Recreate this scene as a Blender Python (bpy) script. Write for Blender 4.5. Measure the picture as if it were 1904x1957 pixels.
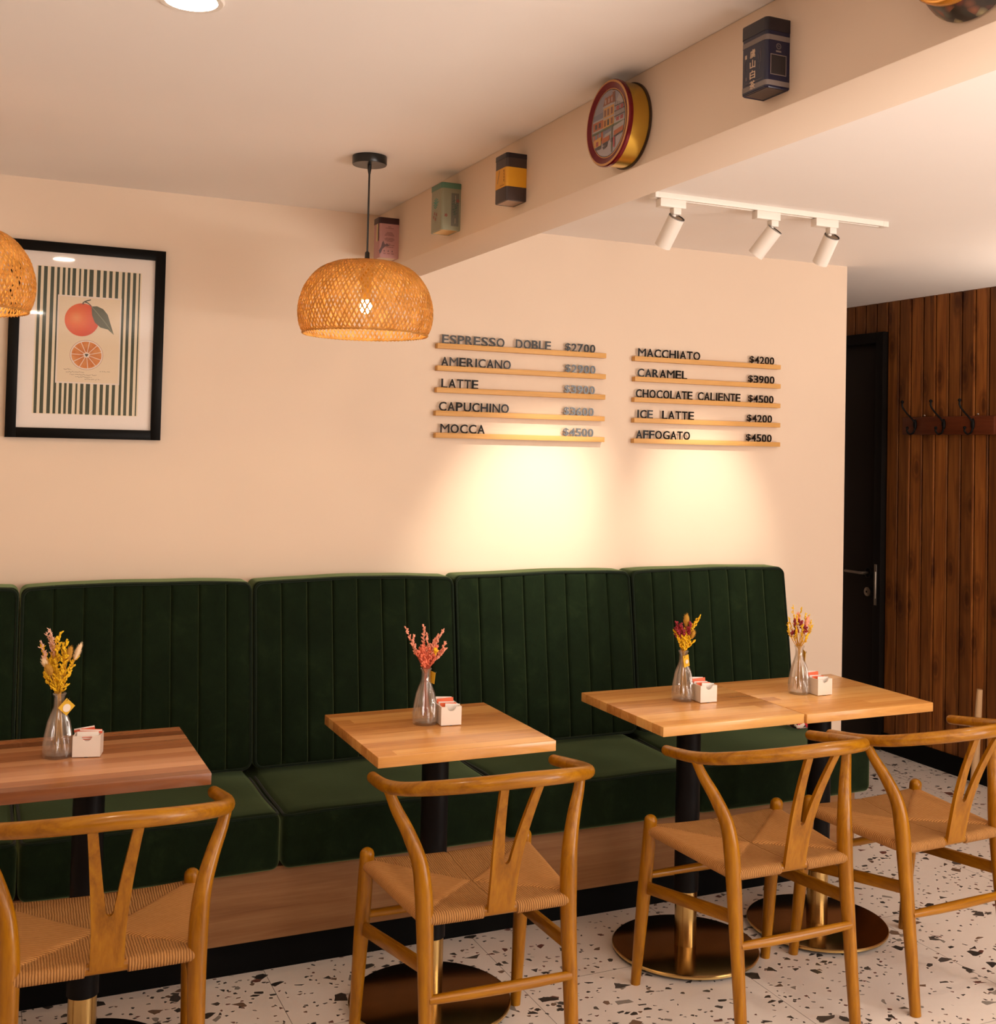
import bpy, bmesh, math, random
from mathutils import Vector, Matrix, noise
from math import sin, cos, pi, radians

for o in list(bpy.data.objects):
    bpy.data.objects.remove(o, do_unlink=True)
SC = bpy.context.scene
COL = SC.collection

# ------------------------------------------------------------------ camera
F_PX, CX_PX, CY_PX, W_PX, H_PX = 2190.18, 952.0, 788.52, 1904, 1957
YAW, PITCH, ROLL = radians(24.4179), radians(1.7089), radians(1.2993)
fwd = Vector((sin(YAW) * cos(PITCH), cos(YAW) * cos(PITCH), sin(PITCH)))
rt = Vector((cos(YAW), -sin(YAW), 0))
up = rt.cross(fwd)
R2 = rt * cos(ROLL) + up * sin(ROLL)
U2 = -rt * sin(ROLL) + up * cos(ROLL)
cam_data = bpy.data.cameras.new('camera')
cam = bpy.data.objects.new('camera', cam_data)
COL.objects.link(cam)
m3 = Matrix((R2, U2, -fwd)).transposed()
cam.matrix_world = Matrix.Translation((0, -3.84, 1.5236)) @ m3.to_4x4()
cam_data.sensor_fit = 'HORIZONTAL'
cam_data.sensor_width = 36
cam_data.lens = F_PX * 36 / W_PX
cam_data.shift_y = (CY_PX - H_PX / 2) / W_PX
cam_data.clip_start = 0.05
SC.camera = cam

# ------------------------------------------------------------------ world, lights, exposure
SC.view_settings.view_transform = 'Standard'
SC.view_settings.look = 'None'
SC.view_settings.gamma = 1
SC.view_settings.use_curve_mapping = False
SC.view_settings.exposure = 0.05
SC.cycles.use_denoising = True
SC.cycles.max_bounces = 8
SC.cycles.diffuse_bounces = 5
SC.cycles.transparent_max_bounces = 16
SC.cycles.caustics_reflective = False
SC.cycles.caustics_refractive = False
SC.cycles.sample_clamp_indirect = 6

world = bpy.data.worlds.new('world')
SC.world = world
world.use_nodes = True
world.node_tree.nodes['Background'].inputs[0].default_value = (1.0, 0.82, 0.66, 1)
world.node_tree.nodes['Background'].inputs[1].default_value = 0.3


def area(name, loc, direction, sx, sy, power, color):
    l = bpy.data.lights.new(name, 'AREA')
    l.shape = 'RECTANGLE'
    l.size, l.size_y = sx, sy
    l.energy = power
    l.color = color
    o = bpy.data.objects.new(name, l)
    COL.objects.link(o)
    o.location = loc
    o.rotation_euler = Vector(direction).to_track_quat('-Z', 'Y').to_euler()
    return o


WIN_COL = (1.0, 0.90, 0.82)
area('window_daylight', (4.30, -4.35, 1.28), (-1, 0.20, 0.30), 1.6, 1.9, 88, WIN_COL)
area('shopfront_daylight', (2.9, -6.35, 0.86), (-0.25, 1, 0.3), 2.4, 0.72, 46, WIN_COL)
area('added_ceiling_fill', (2.0, -4.45, 1.10), (-0.05, 0.12, 1), 2.6, 0.35, 104, WIN_COL)  # unseen fill light added behind the camera to brighten the ceiling

# ------------------------------------------------------------------ dimensions
H = 2.329            # ceiling
XC = 3.372           # free end of the menu wall
XW = 4.3254          # face of the boarded wall
B0, B1, HB = 1.2652, 1.430, 2.128   # beam

# ------------------------------------------------------------------ materials
MATS = {}


class NT:
    def __init__(s, name):
        s.m = bpy.data.materials.new(name)
        s.m.use_nodes = True
        s.t = s.m.node_tree
        s.t.nodes.clear()
        s.out = s.n('ShaderNodeOutputMaterial')

    def n(s, typ, **kw):
        nd = s.t.nodes.new(typ)
        for k, v in kw.items():
            if k.startswith('i_'):
                nd.inputs[k[2:].replace('_', ' ')].default_value = v
            else:
                setattr(nd, k, v)
        return nd

    def l(s, a, b):
        s.t.links.new(a, b)

    def coord(s, which='Object', scale=(1, 1, 1), rot=(0, 0, 0), loc=(0, 0, 0)):
        tc = s.n('ShaderNodeTexCoord')
        mp = s.n('ShaderNodeMapping')
        mp.inputs['Scale'].default_value = scale
        mp.inputs['Rotation'].default_value = rot
        mp.inputs['Location'].default_value = loc
        s.l(tc.outputs[which], mp.inputs[0])
        return mp.outputs[0]

    def ramp(s, fac, stops, interp='LINEAR'):
        r = s.n('ShaderNodeValToRGB')
        r.color_ramp.interpolation = interp
        els = r.color_ramp.elements
        while len(els) > 1:
            els.remove(els[-1])
        els[0].position = stops[0][0]
        els[0].color = c4(stops[0][1])
        for p, c in stops[1:]:
            e = els.new(p)
            e.color = c4(c)
        s.l(fac, r.inputs[0])
        return r.outputs[0]

    def math(s, op, a, b=None, c=None):
        nd = s.n('ShaderNodeMath', operation=op)
        for i, v in enumerate((a, b, c)):
            if v is None:
                continue
            if isinstance(v, (int, float)):
                nd.inputs[i].default_value = v
            else:
                s.l(v, nd.inputs[i])
        return nd.outputs[0]

    def mix(s, fac, a, b, blend='MIX'):
        nd = s.n('ShaderNodeMix', data_type='RGBA', blend_type=blend)
        for i, v in ((0, fac), (6, a), (7, b)):
            if isinstance(v, (int, float)):
                nd.inputs[i].default_value = v
            elif isinstance(v, tuple):
                nd.inputs[i].default_value = c4(v)
            else:
                s.l(v, nd.inputs[i])
        return nd.outputs[2]

    def noise(s, vec, scale, detail=3, rough=0.5, dist=0.0):
        nd = s.n('ShaderNodeTexNoise')
        nd.inputs['Scale'].default_value = scale
        nd.inputs['Detail'].default_value = detail
        nd.inputs['Roughness'].default_value = rough
        nd.inputs['Distortion'].default_value = dist
        s.l(vec, nd.inputs['Vector'])
        return nd.outputs[0]

    def bump(s, height, strength=0.2, dist=0.002):
        nd = s.n('ShaderNodeBump')
        nd.inputs['Strength'].default_value = strength
        nd.inputs['Distance'].default_value = dist
        s.l(height, nd.inputs['Height'])
        return nd.outputs[0]

    def bsdf(s, color=None, rough=0.5, metal=0.0, normal=None, coat=0.0, sheen=0.0, spec=0.5, **kw):
        b = s.n('ShaderNodeBsdfPrincipled')
        if color is not None:
            if isinstance(color, tuple):
                b.inputs['Base Color'].default_value = c4(color)
            else:
                s.l(color, b.inputs['Base Color'])
        if isinstance(rough, (int, float)):
            b.inputs['Roughness'].default_value = rough
        else:
            s.l(rough, b.inputs['Roughness'])
        b.inputs['Metallic'].default_value = metal
        b.inputs['Coat Weight'].default_value = coat
        b.inputs['Coat Roughness'].default_value = 0.12
        b.inputs['Sheen Weight'].default_value = sheen
        b.inputs['Specular IOR Level'].default_value = spec
        for k, v in kw.items():
            b.inputs[k.replace('_', ' ')].default_value = v
        if normal is not None:
            s.l(normal, b.inputs['Normal'])
        s.l(b.outputs[0], s.out.inputs[0])
        return b


def c4(c):
    return (c[0], c[1], c[2], 1.0)


def srgb(r, g, b):
    f = lambda v: (v / 255 / 12.92) if v <= 10 else ((v / 255 + 0.055) / 1.055) ** 2.4
    return (f(r), f(g), f(b))


def simple(name, color, rough=0.5, metal=0.0, coat=0.0, spec=0.5, **kw):
    if name not in MATS:
        t = NT(name)
        t.bsdf(color, rough, metal, coat=coat, spec=spec, **kw)
        MATS[name] = t.m
    return MATS[name]


def paint(name, col):
    t = NT(name)
    v = t.coord('Object')
    a = t.noise(v, 2.2, 3)
    b = t.noise(v, 160, 2)
    c = t.mix(a, tuple(x * 0.97 for x in col), tuple(min(1, x * 1.03) for x in col))
    t.bsdf(c, 0.85, normal=t.bump(b, 0.08, 0.001), spec=0.25)
    MATS[name] = t.m
    return t.m


paint('wall_paint', (0.745, 0.605, 0.480))
paint('ceiling_paint', (0.87, 0.82, 0.78))


def terrazzo():
    t = NT('terrazzo')
    v = t.coord('Object')
    base = t.mix(t.noise(v, 3, 4), (0.72, 0.645, 0.585), (0.79, 0.715, 0.65))
    col = base
    wob = t.n('ShaderNodeVectorMath', operation='MULTIPLY_ADD')
    nz = t.n('ShaderNodeTexNoise')
    nz.inputs['Scale'].default_value = 25
    nz.inputs['Detail'].default_value = 1
    t.l(v, nz.inputs['Vector'])
    t.l(nz.outputs['Color'], wob.inputs[0])
    wob.inputs[1].default_value = (0.012, 0.012, 0.012)
    t.l(v, wob.inputs[2])
    chips = [(95, 0.09, 0.945, 0.20), (44, 0.12, 0.945, 0.6), (24, 0.15, 0.945, 0.3)]
    for k, (sc, edge, thr, seed) in enumerate(chips):
        mp = t.n('ShaderNodeMapping')
        mp.inputs['Scale'].default_value = (1.0, 1.25, 1.0)
        mp.inputs['Location'].default_value = (seed * 7, seed * 3, 0)
        mp.inputs['Rotation'].default_value = (0, 0, seed * 4)
        t.l(wob.outputs[0], mp.inputs[0])
        f1 = t.n('ShaderNodeTexVoronoi', voronoi_dimensions='2D', feature='F1')
        de = t.n('ShaderNodeTexVoronoi', voronoi_dimensions='2D', feature='DISTANCE_TO_EDGE')
        for nd in (f1, de):
            nd.inputs['Scale'].default_value = sc
            nd.inputs['Randomness'].default_value = 1.0
            t.l(mp.outputs[0], nd.inputs['Vector'])
        sp = t.n('ShaderNodeSeparateColor')
        t.l(f1.outputs['Color'], sp.inputs[0])
        gate = t.math('GREATER_THAN', sp.outputs[0], thr)
        ins = t.math('GREATER_THAN', de.outputs['Distance'], t.math('MULTIPLY', t.math('ADD', sp.outputs[2], 0.55), edge))
        mask = t.math('MULTIPLY', gate, ins)
        chipc = t.ramp(sp.outputs[1], [(0.0, (0.012, 0.011, 0.010)), (0.38, (0.045, 0.04, 0.036)), (0.54, (0.15, 0.045, 0.03)),
                                       (0.66, (0.17, 0.10, 0.06)), (0.78, (0.26, 0.23, 0.20)), (0.86, (0.06, 0.05, 0.04))], 'CONSTANT')
        chipc = t.mix(0.12, chipc, t.mix(t.noise(v, 60, 3), (0.02, 0.02, 0.02), (0.35, 0.3, 0.26)))
        col = t.mix(mask, col, chipc)
    # tile joints
    sx = t.n('ShaderNodeSeparateXYZ')
    t.l(v, sx.inputs[0])
    for ax, off in ((0, 0.803), (1, -0.895)):
        d = t.math('ADD', sx.outputs[ax], -off + 6.46)
        d = t.math('PINGPONG', d, 0.323)
        g = t.math('LESS_THAN', d, 0.0011)
        col = t.mix(t.math('MULTIPLY', g, 0.75), col, (0.12, 0.10, 0.08))
    t.bsdf(col, t.ramp(t.noise(v, 9, 3), [(0.3, (0.28,) * 3), (0.7, (0.42,) * 3)]), spec=0.45)
    MATS['terrazzo'] = t.m


terrazzo()


def boards():
    t = NT('stained_boards')
    v = t.coord('Object')
    sx = t.n('ShaderNodeSeparateXYZ')
    t.l(v, sx.inputs[0])
    idx = t.math('FLOOR', t.math('DIVIDE', t.math('ADD', sx.outputs[1], 10 - 0.766), 0.0828))
    wn = t.n('ShaderNodeTexWhiteNoise', noise_dimensions='1D')
    t.l(idx, wn.inputs['W'])
    cb = t.n('ShaderNodeCombineXYZ')
    t.l(t.math('MULTIPLY', sx.outputs[1], 1.0), cb.inputs[0])
    t.l(t.math('ADD', t.math('MULTIPLY', sx.outputs[2], 0.055), t.math('MULTIPLY', wn.outputs[0], 31)), cb.inputs[1])
    t.l(t.math('MULTIPLY', wn.outputs[0], 17), cb.inputs[2])
    g = t.noise(cb.outputs[0], 55, 5, 0.6, 0.6)
    cb2 = t.n('ShaderNodeCombineXYZ')
    t.l(t.math('MULTIPLY', sx.outputs[1], 1.0), cb2.inputs[0])
    t.l(t.math('ADD', t.math('MULTIPLY', sx.outputs[2], 0.45), t.math('MULTIPLY', wn.outputs[0], 13)), cb2.inputs[1])
    vo = t.n('ShaderNodeTexVoronoi', feature='F1', voronoi_dimensions='2D')
    vo.inputs['Scale'].default_value = 6
    t.l(cb2.outputs[0], vo.inputs['Vector'])
    knot = t.ramp(vo.outputs['Distance'], [(0.0, (0, 0, 0)), (0.08, (0.25,) * 3), (0.11, (0.7,) * 3), (0.15, (0.45,) * 3), (0.24, (1, 1, 1))])
    c = t.ramp(g, [(0.30, (0.14, 0.043, 0.008)), (0.5, (0.24, 0.081, 0.015)), (0.70, (0.34, 0.128, 0.026))])
    c = t.mix(1.0, c, t.ramp(wn.outputs[0], [(0, (0.55, 0.52, 0.50)), (0.5, (0.95, 0.92, 0.9)), (1, (1.35, 1.3, 1.25))]), 'MULTIPLY')
    c = t.mix(1.0, c, t.mix(knot, (0.36, 0.29, 0.26), (1.0, 1.0, 1.0)), 'MULTIPLY')
    t.bsdf(c, 0.5, normal=t.bump(g, 0.15, 0.001), spec=0.35)
    MATS['stained_boards'] = t.m


boards()


def butcher(name, stops, seed, strip=0.043, spread=0.42, length=1.4):
    t = NT(name)
    v = t.coord('Object', loc=(seed * 1.7, seed * 0.9 + 5, 0))
    sx = t.n('ShaderNodeSeparateXYZ')
    t.l(v, sx.inputs[0])
    row = t.math('FLOOR', t.math('DIVIDE', sx.outputs[1], strip))
    w1 = t.n('ShaderNodeTexWhiteNoise', noise_dimensions='1D')
    t.l(row, w1.inputs['W'])
    w2 = t.n('ShaderNodeTexWhiteNoise', noise_dimensions='2D')
    seg = t.math('FLOOR', t.math('DIVIDE', t.math('ADD', sx.outputs[0], t.math('MULTIPLY', w1.outputs[0], 3.0)), length))
    cb = t.n('ShaderNodeCombineXYZ')
    t.l(row, cb.inputs[0])
    t.l(seg, cb.inputs[1])
    t.l(cb.outputs[0], w2.inputs['Vector'])
    cg = t.n('ShaderNodeCombineXYZ')
    t.l(t.math('ADD', t.math('MULTIPLY', sx.outputs[0], 0.10), t.math('MULTIPLY', w2.outputs[0], 9)), cg.inputs[0])
    t.l(sx.outputs[1], cg.inputs[1])
    t.l(sx.outputs[2], cg.inputs[2])
    g = t.noise(cg.outputs[0], 38, 5, 0.6, 1.2)
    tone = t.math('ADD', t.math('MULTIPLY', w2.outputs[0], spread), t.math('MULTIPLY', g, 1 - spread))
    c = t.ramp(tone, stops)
    fr = t.math('FRACT', t.math('DIVIDE', sx.outputs[1], strip))
    line = t.math('LESS_THAN', fr, 0.025)
    c = t.mix(t.math('MULTIPLY', line, 0.35), c, (0.12, 0.05, 0.02))
    t.bsdf(c, 0.27, normal=t.bump(g, 0.04, 0.0006), coat=0.2, spec=0.5)
    MATS[name] = t.m


LIGHTW = [(0.14, (0.40, 0.150, 0.034)), (0.38, (0.60, 0.265, 0.066)), (0.60, (0.75, 0.38, 0.108)), (0.82, (0.82, 0.47, 0.155))]
butcher('butcher_block_oak', LIGHTW, 1.0)
butcher('butcher_block_honey', LIGHTW, 2.3)
butcher('butcher_block_plain', LIGHTW, 3.1)
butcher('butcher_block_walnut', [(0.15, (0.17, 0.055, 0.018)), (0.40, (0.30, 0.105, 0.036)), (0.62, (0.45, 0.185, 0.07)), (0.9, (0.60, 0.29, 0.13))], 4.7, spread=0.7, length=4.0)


def wood(name, dark, mid, light, axis, scale=34, stretch=0.06, rough=0.32, coat=0.35, along=0.0):
    t = NT(name)
    sc = [1.0, 1.0, 1.0]
    sc[axis] = stretch
    v = t.coord('Object', scale=tuple(sc))
    g = t.noise(v, scale, 5, 0.62, 0.9)
    f = t.noise(v, scale * 7, 2, 0.5)
    c = t.ramp(g, [(0.28, dark), (0.5, mid), (0.72, light)])
    c = t.mix(0.35, c, t.mix(f, dark, light))
    t.bsdf(c, rough, normal=t.bump(f, 0.05, 0.0005), coat=coat, spec=0.25)
    MATS[name] = t.m


for ax, nm in enumerate('xyz'):
    wood('honey_wood_' + nm, (0.135, 0.040, 0.0005), (0.325, 0.122, 0.001), (0.46, 0.205, 0.005), ax, rough=0.34, coat=0.22)
wood('pale_oak_laminate', (0.19, 0.080, 0.028), (0.28, 0.130, 0.050), (0.36, 0.185, 0.08), 0, 30, 0.05, 0.5, 0.0)
wood('ledge_wood', (0.56, 0.29, 0.085), (0.66, 0.36, 0.115), (0.73, 0.43, 0.16), 0, 40, 0.05, 0.45, 0.0)
wood('red_brown_wood', (0.075, 0.016, 0.005), (0.13, 0.030, 0.009), (0.17, 0.042, 0.013), 1, 30, 0.08, 0.4, 0.1)
wood('pale_stick_wood', (0.55, 0.33, 0.16), (0.66, 0.42, 0.22), (0.75, 0.5, 0.28), 2, 40, 0.05, 0.5, 0.0)


def cord(name, axis, lift=1.0, deep=0.8):
    t = NT(name)
    v = t.coord('Object')
    sx = t.n('ShaderNodeSeparateXYZ')
    t.l(v, sx.inputs[0])
    wob = t.math('MULTIPLY', t.noise(v, 40, 2), 0.004)
    q = t.math('MULTIPLY', t.math('ADD', sx.outputs[axis], wob), 2 * pi / 0.0058)
    s = t.math('SINE', q)
    s01 = t.math('MULTIPLY_ADD', s, 0.5, 0.5)
    c = t.ramp(s01, [(0.0, tuple(x * lift ** 2 for x in (0.10, 0.030, 0.005))), (0.35, tuple(x * lift for x in (0.35, 0.148, 0.036))), (1.0, tuple(x * lift for x in (0.50, 0.245, 0.075)))])
    c = t.mix(0.35, c, t.mix(t.noise(v, 90, 3), (0.34, 0.15, 0.042), (0.60, 0.33, 0.13)))
    t.bsdf(c, 0.75, normal=t.bump(s01, deep, 0.0016), spec=0.15)
    MATS[name] = t.m


cord('paper_cord_lengthwise', 0, 0.90)
cord('paper_cord_crosswise', 1, 1.22, 0.45)  # same cord in a lighter tone: its different light reflection put into the colour


def velvet():
    t = NT('green_velvet')
    v = t.coord('Object')
    a = t.noise(v, 11, 6, 0.72, 0.5)
    b = t.noise(t.coord('Object', scale=(1, 1, 0.35)), 260, 2)
    c = t.ramp(a, [(0.30, (0.003, 0.0055, 0.0024)), (0.55, (0.0062, 0.012, 0.0048)), (0.75, (0.016, 0.026, 0.010))])
    c = t.mix(0.3, c, t.mix(b, (0.003, 0.007, 0.003), (0.014, 0.028, 0.011)))
    bs = t.bsdf(c, 0.8, normal=t.bump(b, 0.15, 0.0008), sheen=1.0, spec=0.05)
    bs.inputs['Sheen Tint'].default_value = (0.34, 0.46, 0.22, 1)
    bs.inputs['Sheen Roughness'].default_value = 0.35
    MATS['green_velvet'] = t.m
    t = NT('green_piping')
    t.bsdf((0.006, 0.013, 0.006), 0.8, sheen=0.15, spec=0.05)
    MATS['green_piping'] = t.m


velvet()


def bamboo():
    t = NT('bamboo_strip')
    v = t.coord('Object')
    a = t.noise(v, 30, 3)
    c = t.ramp(a, [(0.3, (0.38, 0.20, 0.045)), (0.55, (0.54, 0.32, 0.095)), (0.75, (0.70, 0.45, 0.16))])
    d = t.n('ShaderNodeBsdfPrincipled')
    t.l(c, d.inputs['Base Color'])
    d.inputs['Roughness'].default_value = 0.55
    tr = t.n('ShaderNodeBsdfTranslucent')
    tr.inputs[0].default_value = (0.85, 0.52, 0.13, 1)
    mx = t.n('ShaderNodeMixShader')
    mx.inputs[0].default_value = 0.42
    t.l(d.outputs[0], mx.inputs[1])
    t.l(tr.outputs[0], mx.inputs[2])
    t.l(mx.outputs[0], t.out.inputs[0])
    MATS['bamboo_strip'] = t.m


bamboo()


def clear_glass(name, tint, edge, ior=1.7, haze=0.0):
    t = NT(name)
    tr = t.n('ShaderNodeBsdfTransparent')
    lw = t.n('ShaderNodeLayerWeight')
    lw.inputs[0].default_value = 0.35
    cr = t.ramp(lw.outputs['Facing'], [(0.0, tint), (0.75, tint), (1.0, edge)])
    t.l(cr, tr.inputs[0])
    gl = t.n('ShaderNodeBsdfGlossy')
    gl.inputs['Roughness'].default_value = 0.03
    gl.inputs[0].default_value = (1, 1, 1, 1)
    fr = t.n('ShaderNodeFresnel')
    geo = t.n('ShaderNodeNewGeometry')
    t.l(t.math('MULTIPLY_ADD', geo.outputs['Backfacing'], 1 / ior - ior, ior), fr.inputs[0])
    mx = t.n('ShaderNodeMixShader')
    t.l(fr.outputs[0], mx.inputs[0])
    t.l(tr.outputs[0], mx.inputs[1])
    t.l(gl.outputs[0], mx.inputs[2])
    if haze > 0:
        df = t.n('ShaderNodeBsdfDiffuse')  # pale diffuse share stands in for light scattered inside the glass
        df.inputs[0].default_value = (0.85, 0.78, 0.70, 1)
        m2 = t.n('ShaderNodeMixShader')
        m2.inputs[0].default_value = haze
        t.l(mx.outputs[0], m2.inputs[1])
        t.l(df.outputs[0], m2.inputs[2])
        mx = m2
    t.l(mx.outputs[0], t.out.inputs[0])
    MATS[name] = t.m


clear_glass('vase_glass', (0.95, 0.94, 0.92), (0.62, 0.58, 0.54), 1.7, 0.055)
clear_glass('picture_glass', (0.985, 0.985, 0.985), (0.97, 0.97, 0.97), 1.3)


def emit(name, col, strength):
    t = NT(name)
    e = t.n('ShaderNodeEmission')
    e.inputs[0].default_value = c4(col)
    e.inputs[1].default_value = strength
    t.l(e.outputs[0], t.out.inputs[0])
    MATS[name] = t.m


emit('warm_bulb', (1.0, 0.68, 0.33), 240)
emit('downlight_diffuser', (1.0, 0.84, 0.66), 235)
emit('spot_lens', (1.0, 0.78, 0.5), 30)


def brushed(name, col, rough):
    t = NT(name)
    v = t.coord('Object', scale=(1, 1, 0.02))
    b = t.noise(v, 400, 2)
    t.bsdf(col, rough, 1.0)
    MATS[name] = t.m


brushed('brass', (0.62, 0.42, 0.16), 0.22)
simple('bronze_plate', (0.30, 0.185, 0.075), 0.16, 1.0)
simple('brass_edge', (0.70, 0.50, 0.20), 0.3, 1.0)
simple('black_metal', (0.006, 0.0055, 0.006), 0.42, spec=0.12)
simple('black_plinth', (0.004, 0.004, 0.004), 0.6, spec=0.06)
simple('black_frame', (0.006, 0.0055, 0.005), 0.35, spec=0.06)
simple('black_door', (0.010, 0.008, 0.007), 0.38, spec=0.06)
simple('door_leaf_paint', (0.014, 0.010, 0.008), 0.4, spec=0.2)
simple('black_plastic', (0.005, 0.005, 0.005), 0.3)
simple('white_enamel', (0.80, 0.74, 0.67), 0.4)
simple('grey_cap', (0.24, 0.17, 0.11), 0.5)
simple('black_ring', (0.012, 0.010, 0.008), 0.5)
simple('aged_steel', (0.30, 0.26, 0.22), 0.35, 0.9)
simple('chrome', (0.75, 0.73, 0.7), 0.15, 1.0)
simple('mat_board', (0.86, 0.78, 0.72), 0.8)
simple('letter_black', (0.007, 0.006, 0.005), 0.12, spec=0.4)
simple('ceramic_white', (0.84, 0.77, 0.69), 0.25, coat=0.3)
simple('sachet_white', (0.86, 0.80, 0.74), 0.55)
simple('sachet_orange', (0.80, 0.13, 0.035), 0.5)
simple('sachet_red_print', (0.70, 0.12, 0.06), 0.55)
simple('yellow_flower', (0.86, 0.54, 0.008), 0.7)
simple('ochre_fluff', (0.50, 0.26, 0.03), 0.9)
simple('cream_fluff', (0.85, 0.66, 0.42), 0.9)
simple('blush_flower', (0.82, 0.50, 0.38), 0.7)
simple('coral_flower', (0.80, 0.20, 0.11), 0.7)
simple('pale_coral_flower', (0.85, 0.36, 0.24), 0.7)
simple('crimson_flower', (0.26, 0.008, 0.018), 0.6)
simple('pink_fluff', (0.85, 0.36, 0.25), 0.9)
simple('dry_stem', (0.62, 0.33, 0.03), 0.7)
simple('coral_stem', (0.50, 0.11, 0.06), 0.7)
simple('tag_yellow', (0.68, 0.40, 0.015), 0.7)
simple('tag_sticker', (0.80, 0.70, 0.58), 0.7)

# ------------------------------------------------------------------ mesh helpers


def obj(name, bm, mats, parent=None, smooth=True, angle=40):
    me = bpy.data.meshes.new(name)
    bmesh.ops.recalc_face_normals(bm, faces=bm.faces[:])
    bm.to_mesh(me)
    bm.free()
    if not isinstance(mats, (list, tuple)):
        mats = [mats]
    for m in mats:
        me.materials.append(MATS[m])
    if smooth:
        me.polygons.foreach_set('use_smooth', [True] * len(me.polygons))
        me.set_sharp_from_angle(angle=radians(angle))
    o = bpy.data.objects.new(name, me)
    COL.objects.link(o)
    if parent is not None:
        o.parent = parent
    return o


def tag(o, label=None, cat=None, group=None, kind=None):
    if label:
        o['label'] = label
    if cat:
        o['category'] = cat
    if group:
        o['group'] = group
    if kind:
        o['kind'] = kind
    return o


def thing(name, label, cat, loc=(0, 0, 0), rz=0.0, group=None):
    o = bpy.data.objects.new(name, None)
    COL.objects.link(o)
    o.empty_display_size = 0.05
    o.location = loc
    o.rotation_euler = (0, 0, rz)
    return tag(o, label, cat, group)


def copy_tree(o, parent=None):
    c = o.copy()
    COL.objects.link(c)
    c.parent = parent
    for ch in list(o.children):
        copy_tree(ch, c)
    return c


def box(bm, lo, hi, bevel=0.0, mi=0, seg=2):
    lo, hi = Vector(lo), Vector(hi)
    c = (lo + hi) / 2
    s = hi - lo
    r = bmesh.ops.create_cube(bm, size=1, matrix=Matrix.Translation(c) @ Matrix.Diagonal((s.x, s.y, s.z, 1)))
    vs = r['verts']
    fs = list({f for v in vs for f in v.link_faces})
    for f in fs:
        f.material_index = mi
    if bevel > 0:
        es = list({e for v in vs for e in v.link_edges})
        rr = bmesh.ops.bevel(bm, geom=es, offset=bevel, segments=seg, affect='EDGES', profile=0.5)
        for f in rr['faces']:
            f.material_index = mi
    return vs


def tube(bm, pts, rad, n=12, mi=0, caps=True, dome=0.0, flat=1.0):
    """swept tube through pts; rad number or list; dome rounds the two ends"""
    pts = [Vector(p) for p in pts]
    if isinstance(rad, (int, float)):
        rad = [rad] * len(pts)
    rad = list(rad)
    if dome > 0:
        d0 = (pts[0] - pts[1]).normalized()
        d1 = (pts[-1] - pts[-2]).normalized()
        a, b, ra, rb = pts[0], pts[-1], rad[0], rad[-1]
        pre, post = [], []
        for k in range(1, 5):
            th = k / 4.4 * pi / 2
            pre.insert(0, (a + d0 * ra * dome * sin(th), ra * cos(th)))
            post.append((b + d1 * rb * dome * sin(th), rb * cos(th)))
        pts = [p for p, _ in pre] + pts + [p for p, _ in post]
        rad = [r for _, r in pre] + rad + [r for _, r in post]
    rings = []
    t0 = (pts[1] - pts[0]).normalized()
    ref = Vector((0, 0, 1)) if abs(t0.z) < 0.9 else Vector((1, 0, 0))
    u = t0.cross(ref).normalized()
    for i, p in enumerate(pts):
        if i == 0:
            t = pts[1] - pts[0]
        elif i == len(pts) - 1:
            t = pts[-1] - pts[-2]
        else:
            t = pts[i + 1] - pts[i - 1]
        t = t.normalized()
        u = (u - t * u.dot(t)).normalized()
        w = t.cross(u)
        ring = [bm.verts.new(p + (u * cos(2 * pi * k / n) + w * flat * sin(2 * pi * k / n)) * rad[i]) for k in range(n)]
        rings.append(ring)
    for a, b in zip(rings, rings[1:]):
        for k in range(n):
            f = bm.faces.new((a[k], a[(k + 1) % n], b[(k + 1) % n], b[k]))
            f.material_index = mi
    if caps:
        bm.faces.new(rings[0][::-1]).material_index = mi
        bm.faces.new(rings[-1]).material_index = mi
    return rings


def spline(pts, n):
    """Catmull-Rom through pts, n samples per span"""
    P = [Vector(p) for p in pts]
    P = [P[0] * 2 - P[1]] + P + [P[-1] * 2 - P[-2]]
    out = []
    for i in range(1, len(P) - 2):
        a, b, c, d = P[i - 1:i + 3]
        for k in range(n):
            t = k / n
            out.append(0.5 * ((2 * b) + (c - a) * t + (2 * a - 5 * b + 4 * c - d) * t * t + (3 * b - a - 3 * c + d) * t ** 3))
    out.append(P[-2])
    return out


def lathe(bm, prof, n=32, center=(0, 0, 0), mi=0, mod=None, axis='z'):
    """prof: list of (r,z); mod(r,z,theta)->r"""
    c = Vector(center)
    rings = []
    for r, z in prof:
        ring = []
        for k in range(n):
            th = 2 * pi * k / n
            rr = mod(r, z, th) if mod else r
            if axis == 'z':
                p = Vector((rr * cos(th), rr * sin(th), z))
            else:            # axis along -x : z becomes distance out of the beam
                p = Vector((-z, rr * cos(th), rr * sin(th)))
            ring.append(bm.verts.new(c + p))
        rings.append(ring)
    for a, b in zip(rings, rings[1:]):
        for k in range(n):
            bm.faces.new((a[k], a[(k + 1) % n], b[(k + 1) % n], b[k])).material_index = mi
    return rings


def cap(bm, ring, mi=0):
    bm.faces.new(ring).material_index = mi


def poly(bm, pts, mi=0):
    f = bm.faces.new([bm.verts.new(Vector(p)) for p in pts])
    f.material_index = mi
    return f


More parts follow.
